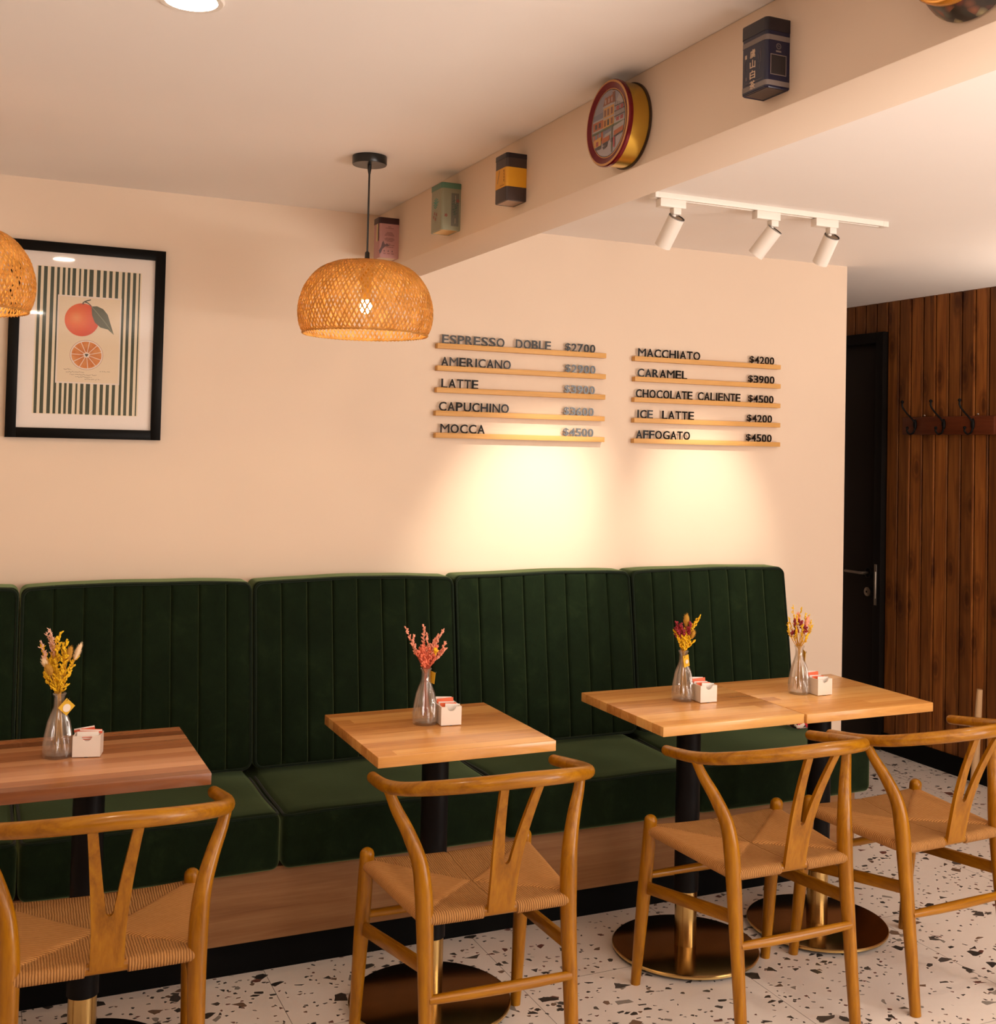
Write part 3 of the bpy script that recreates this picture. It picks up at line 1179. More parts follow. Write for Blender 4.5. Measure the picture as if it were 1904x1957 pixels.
RIGHT = Vector((0.91, -0.41, 0))       # sideways as seen from the room
NEAR = Vector((-0.41, -0.91, 0))


def fan(a, h, d=0.0):
    return RIGHT * a + NEAR * d + Vector((0, 0, h))


def tie(parent, z, mat):
    bm = bmesh.new()
    tube(bm, [(0.0055 * cos(a), 0.0055 * sin(a), z + 0.001 * sin(a * 2)) for a in [k * 2 * pi / 14 for k in range(15)]], 0.0009, 6, caps=False)
    obj('twine', bm, mat, parent)


def bouquet(label, loc, spec, seed, stem='dry_stem', tz=0.118):
    rnd = random.Random(seed)
    root = thing('dried_bouquet', label, 'flowers', loc, 0, 'dried flower bunches in the vases')
    foot = Vector((0, 0, 0.012))
    for kind, mat, a, h, d, kw in spec:
        b = foot + Vector((rnd.uniform(-0.012, 0.012), rnd.uniform(-0.012, 0.012), rnd.uniform(0, 0.03)))
        neck = Vector((rnd.uniform(-0.004, 0.004), rnd.uniform(-0.004, 0.004), 0.142))
        bm = bmesh.new()
        (sprig if kind == 's' else bunny)
        tip = fan(a, 0.152 + h, d)
        if kind == 's':
            o = sprig(root, neck, tip, mat, rnd, stem=kw.pop('stem', stem), **kw)
        else:
            o = bunny(root, neck, tip, mat, rnd, stem=kw.pop('stem', stem), **kw)
        # lower stem inside the vase, welded to the same part
        tube(bm, [b, b.lerp(neck, 0.5), neck], 0.0009, 5)
        bm.from_mesh(o.data)
        bm.to_mesh(o.data)
        bm.free()
        o.data.polygons.foreach_set('use_smooth', [True] * len(o.data.polygons))
    tie(root, tz, 'crimson_flower' if stem == 'coral_stem' else 'dry_stem')
    return root


def gift_tag(label, loc, size, rot, stick=0.42, shear=0.0):
    """card tag hung at the vase neck; sticker on its front"""
    root = thing('gift_tag', label, 'tag', loc, 0, 'yellow card tags on the vases')
    yaw, roll = rot
    bm = bmesh.new()
    box(bm, (-size[0] / 2, -0.0005, -size[1] / 2), (size[0] / 2, 0.0005, size[1] / 2))
    bmesh.ops.rotate(bm, verts=bm.verts[:], matrix=Matrix.Rotation(roll, 3, 'Y'))
    bmesh.ops.rotate(bm, verts=bm.verts[:], matrix=Matrix.Rotation(yaw, 3, 'Z'))
    obj('card', bm, 'tag_yellow', root, smooth=False)
    bm = bmesh.new()
    r = size[0] * stick * 0.62
    ring = lathe(bm, [(r, -0.0008), (r, -0.0016)], 24, axis='z')
    cap(bm, ring[1])
    bmesh.ops.rotate(bm, verts=bm.verts[:], matrix=Matrix.Rotation(-pi / 2, 3, 'X'))
    bmesh.ops.translate(bm, verts=bm.verts[:], vec=(size[0] * 0.06, 0, -size[1] * 0.06))
    bmesh.ops.rotate(bm, verts=bm.verts[:], matrix=Matrix.Rotation(roll, 3, 'Y'))
    bmesh.ops.rotate(bm, verts=bm.verts[:], matrix=Matrix.Rotation(yaw, 3, 'Z'))
    obj('sticker', bm, 'tag_sticker', root, smooth=False)
    bm = bmesh.new()
    m = Matrix.Rotation(yaw, 3, 'Z') @ Matrix.Rotation(roll, 3, 'Y')
    p = m @ Vector((-size[0] * 0.36, -0.001, size[1] * 0.36))
    tube(bm, spline([p + Vector((0, -0.001, -0.001)), p + Vector((0.002, -0.002, 0.003)), p + Vector((0.005, 0.001, 0.004)), p + Vector((0.007, 0.006, 0.004))], 3), 0.0005, 5)
    obj('string', bm, 'black_plastic', root)
    return root


V1, V2, V3, V4 = (0.2032, -0.859, 0.75), (1.1594, -0.841, 0.75), (2.0233, -0.8205, 0.75), (2.4437, -0.857, 0.75)
make_vase('clear fluted glass vase with the yellow bunch on the leftmost table', V1)
make_vase('clear fluted glass vase with the pink bunch on the single middle table', V2)
make_vase('clear fluted glass vase with the crimson and yellow bunch, left of the joined tables', V3)
make_vase('clear fluted glass vase in front of the bare pale wall, right of the joined tables', V4)

S = lambda mat, a, h, d=0.0, **k: ('s', mat, a, h, d, k)
Bn = lambda mat, a, h, d=0.0, **k: ('b', mat, a, h, d, k)
r1 = random.Random(4)
spec = []
for a, h in ((-0.046, 0.112), (-0.040, 0.088), (-0.032, 0.070), (-0.022, 0.120), (-0.012, 0.130), (0.000, 0.118), (0.010, 0.147), (0.018, 0.122), (0.024, 0.130), (0.012, 0.095), (-0.030, 0.05), (-0.02, 0.09), (0.045, 0.094)):
    spec.append(S('yellow_flower', a - 0.006, h, r1.uniform(-0.02, 0.025), nb=22, spread=0.014, start=0.12, br=0.0023))
for a, h in ((-0.040, 0.142), (-0.030, 0.150), (-0.022, 0.144), (-0.046, 0.124)):
    spec.append(S('blush_flower', a, h, r1.uniform(-0.01, 0.01), nb=15, spread=0.012, start=0.62, br=0.0013))
spec += [Bn('ochre_fluff', 0.028, 0.116, 0.012, L=0.040, r=0.0085), Bn('cream_fluff', 0.046, 0.120, -0.006, L=0.042, r=0.0075), Bn('ochre_fluff', -0.022, 0.075, 0.030, L=0.030, r=0.010),
         Bn('cream_fluff', -0.040, 0.086, 0.010, L=0.026, r=0.007)]
bouquet('bright yellow dried bunch with cream bunny tails on the leftmost table', V1, spec, 11)

spec = []
for a, h, d in ((-0.060, 0.112, 0), (-0.036, 0.092, 0.01), (-0.010, 0.118, 0), (0.000, 0.098, 0.012), (0.046, 0.108, 0), (0.030, 0.092, -0.01), (0.052, 0.074, 0.006), (0.054, 0.056, 0), (0.022, 0.082, 0)):
    spec.append(S('pale_coral_flower', a, h, d, nb=15, spread=0.009, start=0.40, br=0.0021, stem='coral_stem'))
for k in range(13):
    spec.append(S('coral_flower', r1.uniform(-0.030, 0.032), r1.uniform(0.042, 0.066), r1.uniform(-0.02, 0.03), nb=12, spread=0.011, start=0.2, br=0.0026, stem='coral_stem'))
spec.append(S('yellow_flower', 0.026, 0.060, 0.03, nb=7, spread=0.006, start=0.8, br=0.003, stem='coral_stem'))
bouquet('coral pink dried bunch with long pale tips on the single middle table', V2, spec, 12, stem='coral_stem')

spec = []
for a, h, d in ((-0.024, 0.056, 0.01), (-0.032, 0.062, 0), (-0.010, 0.05, 0.02), (0.004, 0.055, 0.02), (0.016, 0.045, 0.01), (0.034, 0.032, 0), (0.050, 0.110, 0), (0.038, 0.098, 0.0), (0.030, 0.085, 0.005), (0.0, 0.070, 0.01), (-0.018, 0.04, 0.015)):
    spec.append(S('yellow_flower', a, h, d, nb=13, spread=0.011, start=0.25, br=0.0022))
for k in range(9):
    spec.append(S('crimson_flower', r1.uniform(-0.028, 0.016), r1.uniform(0.066, 0.098), r1.uniform(-0.01, 0.025), nb=9, spread=0.009, start=0.62, br=0.0036, bl=0.010))
spec += [Bn('ochre_fluff', 0.006, 0.116, 0.012, L=0.040, r=0.0105), Bn('ochre_fluff', 0.030, 0.066, 0.014, L=0.030, r=0.0085)]
bouquet('crimson and yellow dried bunch in front of the green cushion', V3, spec, 13)

spec = []
for a, h, d in ((-0.022, 0.128, 0), (0.006, 0.122, 0), (-0.034, 0.088, 0), (-0.040, 0.074, 0.01), (-0.012, 0.100, 0.01), (0.018, 0.104, 0), (0.036, 0.082, 0), (0.042, 0.066, 0), (0.022, 0.040, 0.01), (-0.016, 0.055, 0.02), (0.034, 0.098, -0.01), (0.004, 0.07, 0.02)):
    spec.append(S('yellow_flower', a, h, d, nb=12, spread=0.009, start=0.35, br=0.0015))
for k in range(9):
    spec.append(S('crimson_flower', r1.uniform(-0.024, 0.026), r1.uniform(0.045, 0.088), r1.uniform(0.0, 0.025), nb=5, spread=0.007, start=0.72, br=0.0030, bl=0.008))
spec += [Bn('pink_fluff', -0.004, 0.106, -0.008, L=0.032, r=0.0075), Bn('pink_fluff', 0.028, 0.094, -0.004, L=0.036, r=0.0080)]
bouquet('airy yellow and crimson dried bunch with pink bunny tails, against the pale wall', V4, spec, 14)

gift_tag('yellow diamond-wise card tag with white round sticker on the leftmost vase', (V1[0] + 0.0155, V1[1] - 0.016, 0.75 + 0.122), (0.030, 0.030), (radians(20), radians(45)), 0.52)
gift_tag('pale card tag seen edge-on beside the neck of the pink flower vase', (V2[0] + 0.0165, V2[1] - 0.004, 0.75 + 0.128), (0.024, 0.032), (radians(112), radians(-8)))
gift_tag('upright ochre card tag with round sticker on the vase before the green cushion', (V3[0] - 0.001, V3[1] - 0.0175, 0.75 + 0.124), (0.024, 0.036), (radians(12), radians(-10)))
gift_tag('narrow yellow card tag turned away on the vase before the bare wall', (V4[0] + 0.0175, V4[1] - 0.002, 0.75 + 0.120), (0.028, 0.034), (radians(68), radians(-8)))


def caddy(label, x, y, rz, w, d, h, sachets):
    root = thing('sugar_caddy', label, 'caddy', (x, y, 0.75), rz, 'white sugar caddies')
    bm = bmesh.new()
    t_ = 0.0035
    z0 = 0.002
    # outline of front/back wall with a round notch in the top edge
    def wallpts(yy):
        nr = 0.013
        top = [(-w / 2, z0), (w / 2, z0), (w / 2, h)]
        for k in range(11):
            a = pi * k / 10
            top.append((nr * cos(a) * 1.0, h - nr * 0.95 * sin(a)))
        top.append((-w / 2, h))
        return [(px, yy, pz) for px, pz in top]
    for ya, yb_ in ((-d / 2, -d / 2 + t_), (d / 2 - t_, d / 2)):
        A = [bm.verts.new(p) for p in wallpts(ya)]
        B = [bm.verts.new(p) for p in wallpts(yb_)]
        bm.faces.new(A); bm.faces.new(B[::-1])
        for k in range(len(A)):
            bm.faces.new((A[k], A[(k + 1) % len(A)], B[(k + 1) % len(A)], B[k]))
    box(bm, (-w / 2, -d / 2 + t_, z0), (-w / 2 + t_, d / 2 - t_, h)); box(bm, (w / 2 - t_, -d / 2 + t_, z0), (w / 2, d / 2 - t_, h))
    box(bm, (-w / 2 + t_, -d / 2 + t_, z0), (w / 2 - t_, d / 2 - t_, z0 + t_))
    bmesh.ops.remove_doubles(bm, verts=bm.verts[:], dist=0.0001)
    # soften the upright corners
    ee = [e for e in bm.edges if abs(e.verts[0].co.x - e.verts[1].co.x) < 1e-5 and abs(e.verts[0].co.y - e.verts[1].co.y) < 1e-5
          and abs(abs(e.verts[0].co.x) - w / 2) < 1e-4 and abs(abs(e.verts[0].co.y) - d / 2) < 1e-4]
    bmesh.ops.bevel(bm, geom=ee, offset=0.003, segments=3, affect='EDGES', profile=0.5)
    obj('holder', bm, 'ceramic_white', root, angle=35)
    for ya in (-d / 2 + 0.001, d / 2 - 0.006):
        bm = bmesh.new(); box(bm, (-0.004, ya, 0), (0.004, ya + 0.005, 0.0022)); obj('foot', bm, 'black_plastic', root)
    c, s = cos(rz), sin(rz)
    for sx, sy, sw, sh, lean, mat, lab, kind in sachets:
        b = bmesh.new()
        nx, nz = 5, 6
        F = [[None] * (nz + 1) for _ in range(nx + 1)]
        G = [[None] * (nz + 1) for _ in range(nx + 1)]
        for i in range(nx + 1):
            for j in range(nz + 1):
                px, pz = -sw / 2 + sw * i / nx, sh * j / nz
                th = 0.0006 + 0.0016 * (1 - abs(2 * i / nx - 1) ** 3) * (1 - abs(2 * j / nz - 1) ** 3)
                F[i][j] = b.verts.new((px, -th, pz)); G[i][j] = b.verts.new((px, th, pz))
        for i in range(nx):
            for j in range(nz):
                b.faces.new((F[i][j], F[i + 1][j], F[i + 1][j + 1], F[i][j + 1])); b.faces.new((G[i][j], G[i][j + 1], G[i + 1][j + 1], G[i + 1][j]))
        for i in range(nx):
            b.faces.new((F[i][0], G[i][0], G[i + 1][0], F[i + 1][0])); b.faces.new((F[i][nz], F[i + 1][nz], G[i + 1][nz], G[i][nz]))
        for j in range(nz):
            b.faces.new((F[0][j], F[0][j + 1], G[0][j + 1], G[0][j])); b.faces.new((F[nx][j], G[nx][j], G[nx][j + 1], F[nx][j + 1]))
        o = obj('sugar_sachet', b, mat)
        o.location = (x + c * sx - s * sy, y + s * sx + c * sy, 0.75 + 0.0062)
        o.rotation_euler = (radians(lean[0]), radians(lean[1]), rz)
        tag(o, lab, 'sachet', 'sugar sachets in the caddies')
        if kind == 'print':
            b = bmesh.new()
            for k in range(5):
                wv = (0.026, 0.036, 0.030, 0.018, 0.010)[k] * sw / 0.05
                box(b, (-wv / 2, -0.0032, sh - 0.014 - k * 0.005), (wv / 2, -0.0024, sh - 0.0125 - k * 0.005))
            obj('printed_emblem', b, 'sachet_red_print', o, smooth=False)
        if kind == 'stripe':
            b = bmesh.new(); box(b, (-sw / 2 - 0.0002, -0.0026, sh - 0.008), (sw / 2 + 0.0002, 0.0026, sh - 0.003))
            obj('coloured_band', b, 'sachet_red_print', o, smooth=False)
    return root


def sachets(where, w, n=0):
    W_, O_ = 'sachet_white', 'sachet_orange'
    return [(-0.005, 0.026, w * 0.80, 0.060, (-7, 3), W_, 'white sugar sachet at the very back of the caddy ' + where, ''),
            (0.002, 0.017, w * 0.82, 0.058, (-6, -3), O_, 'large orange sugar sachet towards the back of the caddy ' + where, ''),
            (-0.003, 0.005, w * 0.78, 0.051, (-4, 2), W_, 'cream sugar sachet in the middle of the caddy ' + where, ''),
            (0.000, -0.006, w * 0.80, 0.050, (-3, 1), O_, 'orange sugar sachet near the front of the caddy ' + where, ''),
            (0.006, -0.018, w * 0.72, 0.050, (-2, 4), W_, 'white sugar sachet at the front notch of the caddy ' + where, '')]


caddy('white sugar caddy beside the yellow flowers on the leftmost table', 0.2715, -0.868, radians(-14), 0.0645, 0.050, 0.052,
      [(-0.004, 0.013, 0.048, 0.058, (-5, -9), 'sachet_white', 'white sugar sachet tilted at the back of the caddy beside the yellow flowers', 'stripe'),
       (0.003, 0.006, 0.049, 0.055, (-4, 3), 'sachet_orange', 'orange sugar sachet crumpled behind the others beside the yellow flowers', ''),
       (0.004, -0.001, 0.052, 0.055, (-3, 2), 'sachet_white', 'white sugar sachet with a red band, middle of the caddy by the yellow flowers', 'stripe'),
       (0.001, -0.0145, 0.050, 0.054, (-2, 0), 'sachet_white', 'white sugar sachet printed with a red emblem, front of the leftmost caddy', 'print')])
for (nm, x, y, rz, wh) in (('m', 1.2225, -0.851, radians(-5), 'beside the pink flowers'), ('j', 2.0815, -0.841, radians(-3), 'before the green cushion'),
                           ('e', 2.5030, -0.8745, radians(1), 'nearest the black door')):
    caddy('white sugar caddy with notched end ' + wh, x, y, rz, 0.0585, 0.076, 0.0525, sachets(wh, 0.0585))

# ------------------------------------------------------------------ menu ledges and letters
ROWS = [(1.4896, 2.1821, 1.8902, [('ESPRESSO', 1.508, 1.7594), ('DOBLE', 1.8013, 1.9508), ('$2700', 2.0078, 2.1409)]),
        (1.4909, 2.1822, 1.81, [('AMERICANO', 1.5062, 1.7871), ('$2900', 2.0097, 2.1436)]),
        (1.4899, 2.1814, 1.7316, [('LATTE', 1.5091, 1.6577), ('$3900', 2.0082, 2.1429)]),
        (1.4883, 2.1806, 1.6486, [('CAPUCHINO', 1.5014, 1.7831), ('$3600', 2.0076, 2.1396)]),
        (1.4904, 2.1815, 1.5694, [('MOCCA', 1.5088, 1.6878), ('$4500', 2.007, 2.1397)]),
        (2.309, 3.0086, 1.8872, [('MACCHIATO', 2.3274, 2.6205), ('$4200', 2.8577, 2.9842)]),
        (2.3115, 3.0095, 1.8082, [('CARAMEL', 2.3265, 2.5593), ('$3900', 2.8524, 2.9867)]),
        (2.3110, 3.0096, 1.7278, [('CHOCOLATE', 2.3211, 2.5862), ('CALIENTE', 2.6078, 2.8187), ('$4500', 2.854, 2.9842)]),
        (2.3118, 3.0106, 1.6477, [('ICE', 2.3282, 2.4038), ('LATTE', 2.4428, 2.5954), ('$4200', 2.8497, 2.9777)]),
        (2.3120, 3.0116, 1.5684, [('AFFOGATO', 2.3255, 2.5784), ('$4500', 2.8463, 2.9772)])]
ORD = ['first', 'second', 'third', 'fourth', 'fifth', 'sixth', 'seventh', 'eighth', 'ninth']
ADV = {'I': 0.34, 'M': 0.95, 'N': 0.84, 'O': 0.88, 'C': 0.82, 'A': 0.80, 'R': 0.80, 'E': 0.72, 'S': 0.74, 'P': 0.74, 'L': 0.66, 'T': 0.70, 'H': 0.82, 'U': 0.82, 'F': 0.68,
       'G': 0.88, 'D': 0.82, 'B': 0.76}
glyphs = {}
rl = random.Random(3)
names_seen = {}
for ri, (x0, x1, zt, words) in enumerate(ROWS):
    item = ' '.join(w for w, _, _ in words if w[0] != '$')
    pos = 'left' if ri < 5 else 'right'
    bm = bmesh.new()
    box(bm, (x0, -0.025, zt - 0.0185), (x1, -0.021, zt), 0.0008)
    box(bm, (x0, -0.0215, zt - 0.0185), (x1, -0.0005, zt - 0.0012), 0.0004)
    o = obj('menu_ledge', bm, 'ledge_wood')
    tag(o, 'narrow pale wooden ledge carrying the %s line of the %s menu' % (item, pos), 'ledge', 'wooden menu ledges')
    for word, wa, wb in words:
        adv = [0.78 if word[0] == '$' else ADV[ch] for ch in word]
        tot = sum(adv)
        x = wa
        cnt = {}
        for ci, ch in enumerate(word):
            wd = adv[ci] / tot * (wb - wa)
            gw = wd * (0.86 if ch != 'I' else 0.42)
            hh = 0.0330 if word[0] != '$' else 0.0315
            key = (ch, round(gw, 4))
            if key not in glyphs:
                me = text_mesh(ch, hh, gw, 0.0030, 0.0 if ch in 'MN' else 0.014)
                me.materials.append(MATS['letter_black'])
                me.name = 'menu_letter'
                glyphs[key] = me
            lo = bpy.data.objects.new('menu_letter' if word[0] != '$' else 'menu_digit', glyphs[key])
            COL.objects.link(lo)
            lo.location = (x + (wd - gw) / 2, -0.0135, zt - 0.0008)
            lo.rotation_euler = (radians(rl.uniform(-0.5, 0.5)), 0, radians(rl.uniform(-0.7, 0.7)))
            if word[0] == '$':
                lab = 'black %s %s, %s character of the %s price' % ('sign' if ch == '$' else 'digit', ch, ORD[ci], item)
            else:
                lab = 'black letter %s, %s letter of %s in the %s line' % (ch, ORD[ci], word, item)
            tag(lo, lab, 'letter', 'menu letters of the %s line' % item)
            x += wd

# ------------------------------------------------------------------ framed print
fx0, fx1, fz0, fz1 = 0.0765, 0.539, 1.5195, 2.1315
fr = thing('picture_frame', 'large black framed print of an orange on green stripes', 'picture', (0, -0.001, 0))
bm = bmesh.new()
bw = 0.031
box(bm, (fx0, -0.022, fz0), (fx0 + bw, 0, fz1), 0.001); box(bm, (fx1 - bw, -0.022, fz0), (fx1, 0, fz1), 0.001)
box(bm, (fx0 + bw, -0.022, fz0), (fx1 - bw, 0, fz0 + bw), 0.001); box(bm, (fx0 + bw, -0.022, fz1 - bw), (fx1 - bw, 0, fz1), 0.001)
obj('frame', bm, 'black_frame', fr, angle=30)
bm = bmesh.new(); box(bm, (fx0 + bw, -0.009, fz0 + bw), (fx1 - bw, -0.001, fz1 - bw)); obj('mat_board', bm, 'mat_board', fr, smooth=False)
bm = bmesh.new(); box(bm, (fx0 + bw, -0.0165, fz0 + bw), (fx1 - bw, -0.0145, fz1 - bw)); obj('glass_pane', bm, 'picture_glass', fr, smooth=False)
simple('print_paper', (0.80, 0.69, 0.51), 0.8); simple('print_green', (0.030, 0.045, 0.022), 0.8); simple('card_white', (0.80, 0.70, 0.62), 0.8)
simple('card_cream', (0.77, 0.63, 0.45), 0.8); simple('leaf_ink', (0.085, 0.09, 0.045), 0.8); simple('leaf_vein', (0.25, 0.24, 0.14), 0.8); simple('ink_brown', (0.10, 0.05, 0.03), 0.8)
simple('slice_line', (0.42, 0.10, 0.03), 0.8); simple('stem_ink', (0.05, 0.045, 0.03), 0.8)
px0, px1, pz0, pz1 = 0.1525, 0.4665, 1.595, 2.056
pr = bmesh.new()
box(pr, (px0, -0.0096, pz0), (px1, -0.009, pz1))
wst = px1 - px0
marks = [(340, 362), (390, 418), (449, 476), (503, 524), (552, 572), (596, 615), (637, 665), (696, 709), (737, 762), (786, 820), (852, 880), (910, 936), (963, 989), (1018, 1043), (1079, 1100), (1126, 1150), (1178, 1203), (1231, 1240)]
for a, b in marks:
    a, b = a - 1.5, b + 1.5
    xa, xb = px0 + (a - 326) / (1254 - 326) * wst, px0 + (b - 326) / (1254 - 326) * wst
    box(pr, (xa, -0.0099, pz0 + 0.001), (xb, -0.0096, pz1 - 0.001), mi=1)
prt = obj('striped_print', pr, ['print_paper', 'print_green'], fr, smooth=False)
bm = bmesh.new(); box(bm, (0.2165, -0.0112, 1.6925), (0.4075, -0.0102, 1.969))
box(bm, (0.2205, -0.0116, 1.6965), (0.4035, -0.0112, 1.965), mi=1)
card = obj('botanical_card', bm, ['card_white', 'card_cream'], fr, smooth=False)
# orange: drawn disc with its own painted modelling
t = NT('painted_orange')
v = t.coord('Object')
g = t.n('ShaderNodeVectorMath', operation='DISTANCE')
t.l(v, g.inputs[0]); g.inputs[1].default_value = (0.272, -0.012, 1.900)
c = t.ramp(t.math('MULTIPLY', g.outputs['Value'], 12), [(0.0, (0.82, 0.26, 0.05)), (0.25, (0.76, 0.135, 0.010)), (0.6, (0.68, 0.070, 0.004)), (1.0, (0.58, 0.040, 0.004))])
t.bsdf(c, 0.8)
MATS['painted_orange'] = t.m
t = NT('painted_slice')
c = t.ramp(t.noise(t.coord('Object'), 60, 4), [(0.3, (0.62, 0.17, 0.03)), (0.7, (0.72, 0.30, 0.09))])
t.bsdf(c, 0.8)
MATS['painted_slice'] = t.m


def disc(bm, cx, cz, rx, rz_, y, n=36, mi=0, a0=0.0, f=None):
    vs = []
    for k in range(n):
        a = 2 * pi * k / n
        q = f(a) if f else 1
        vs.append((cx + rx * cos(a) * q, y, cz + rz_ * sin(a) * q))
    poly(bm, vs, mi)


bm = bmesh.new(); disc(bm, 0.2895, 1.894, 0.0505, 0.0530, -0.0119, f=lambda a: 1 + 0.02 * sin(2 * a + 1)); obj('painted_fruit', bm, 'painted_orange', card, smooth=False)
bm = bmesh.new()
lf = [(0.3165, 1.938), (0.333, 1.940), (0.352, 1.932), (0.366, 1.915), (0.374, 1.890), (0.3865, 1.852), (0.368, 1.868), (0.345, 1.873), (0.328, 1.888), (0.319, 1.910)]
poly(bm, [(a, -0.0123, b) for a, b in lf], 0)
vein = spline([(0.3165, -0.0126, 1.938), (0.340, -0.0126, 1.912), (0.365, -0.0126, 1.882), (0.3855, -0.0126, 1.853)], 4)
for a, b in zip(vein, vein[1:]):
    w_ = Vector((0.0006, 0, 0.0006))
    poly(bm, [a - w_, a + w_, b + w_, b - w_], 1)
for k in (2, 4, 6, 8):
    p = vein[k]
    for dx, dz in ((0.016, 0.010), (-0.006, -0.018)):
        e = p + Vector((dx * (1 - k / 14), 0, dz * (1 - k / 14)))
        w_ = Vector((0.0003, 0, 0.0003))
        poly(bm, [p - w_, p + w_, e + w_ * 0.3, e - w_ * 0.3], 1)
obj('painted_leaf', bm, ['leaf_ink', 'leaf_vein'], card, smooth=False)
bm = bmesh.new()
for path in ([(0.290, 1.948), (0.300, 1.954), (0.314, 1.959)], [(0.296, 1.951), (0.306, 1.948), (0.317, 1.938)]):
    sp_ = spline([(a, -0.0125, b) for a, b in path], 4)
    for a, b in zip(sp_, sp_[1:]):
        poly(bm, [a + Vector((0, 0, -0.0018)), a + Vector((0, 0, 0.0018)), b + Vector((0, 0, 0.0018)), b + Vector((0, 0, -0.0018))])
for k in range(5):
    a = radians(200 + 35 * k)
    poly(bm, [(0.290, -0.0125, 1.947), (0.2925, -0.0125, 1.947), (0.291 + 0.008 * cos(a), -0.0125, 1.946 + 0.006 * sin(a))])
obj('painted_stem', bm, 'stem_ink', card, smooth=False)
bm = bmesh.new()
sc_ = (0.3065, 1.7835)
disc(bm, *sc_, 0.0497, 0.0472, -0.0118, mi=1); disc(bm, *sc_, 0.0487, 0.0462, -0.01195, mi=2); disc(bm, *sc_, 0.0448, 0.0424, -0.0121, mi=0)
for k in range(11):
    a = 2 * pi * k / 11 + 0.25
    d_ = Vector((cos(a), 0, sin(a) * 0.95)); nn = Vector((-sin(a), 0, cos(a))) * 0.0007
    c0 = Vector((sc_[0], -0.0123, sc_[1]))
    poly(bm, [c0 + d_ * 0.008 - nn, c0 + d_ * 0.008 + nn, c0 + d_ * 0.0445 + nn * 1.4, c0 + d_ * 0.0445 - nn * 1.4], 2)
    for j in range(3):
        a2 = a + (j + 1) * 2 * pi / 44
        d2 = Vector((cos(a2), 0, sin(a2) * 0.95)); n2 = Vector((-sin(a2), 0, cos(a2))) * 0.0003
        poly(bm, [c0 + d2 * 0.012 - n2, c0 + d2 * 0.012 + n2, c0 + d2 * 0.040 + n2, c0 + d2 * 0.040 - n2], 1)
disc(bm, *sc_, 0.0095, 0.0085, -0.0125, mi=2, n=14, f=lambda a: 1 + 0.15 * sin(5 * a)); disc(bm, *sc_, 0.0050, 0.0045, -0.0127, mi=3, n=9, f=lambda a: 1 + 0.25 * sin(3 * a))
obj('painted_slice', bm, ['painted_slice', 'slice_line', 'card_white', 'stem_ink'], card, smooth=False)
bm = bmesh.new()
rs = random.Random(9)
for (xa, xb, z) in ((0.240, 0.262, 1.737), (0.247, 0.300, 1.7285), (0.258, 0.337, 1.7205), (0.275, 0.326, 1.7135), (0.300, 0.350, 1.7075), (0.347, 0.378, 1.7325)):
    x = xa
    prev = Vector((x, -0.0119, z))
    while x < xb:
        x += rs.uniform(0.0010, 0.0022)
        cur = Vector((x, -0.0119, z + rs.uniform(-0.0016, 0.0020)))
        if rs.random() < 0.86:
            w_ = Vector((0.0001, 0, 0.0005))
            poly(bm, [prev - w_, prev + w_, cur + w_, cur - w_])
        prev = cur
obj('handwriting', bm, 'ink_brown', card, smooth=False)


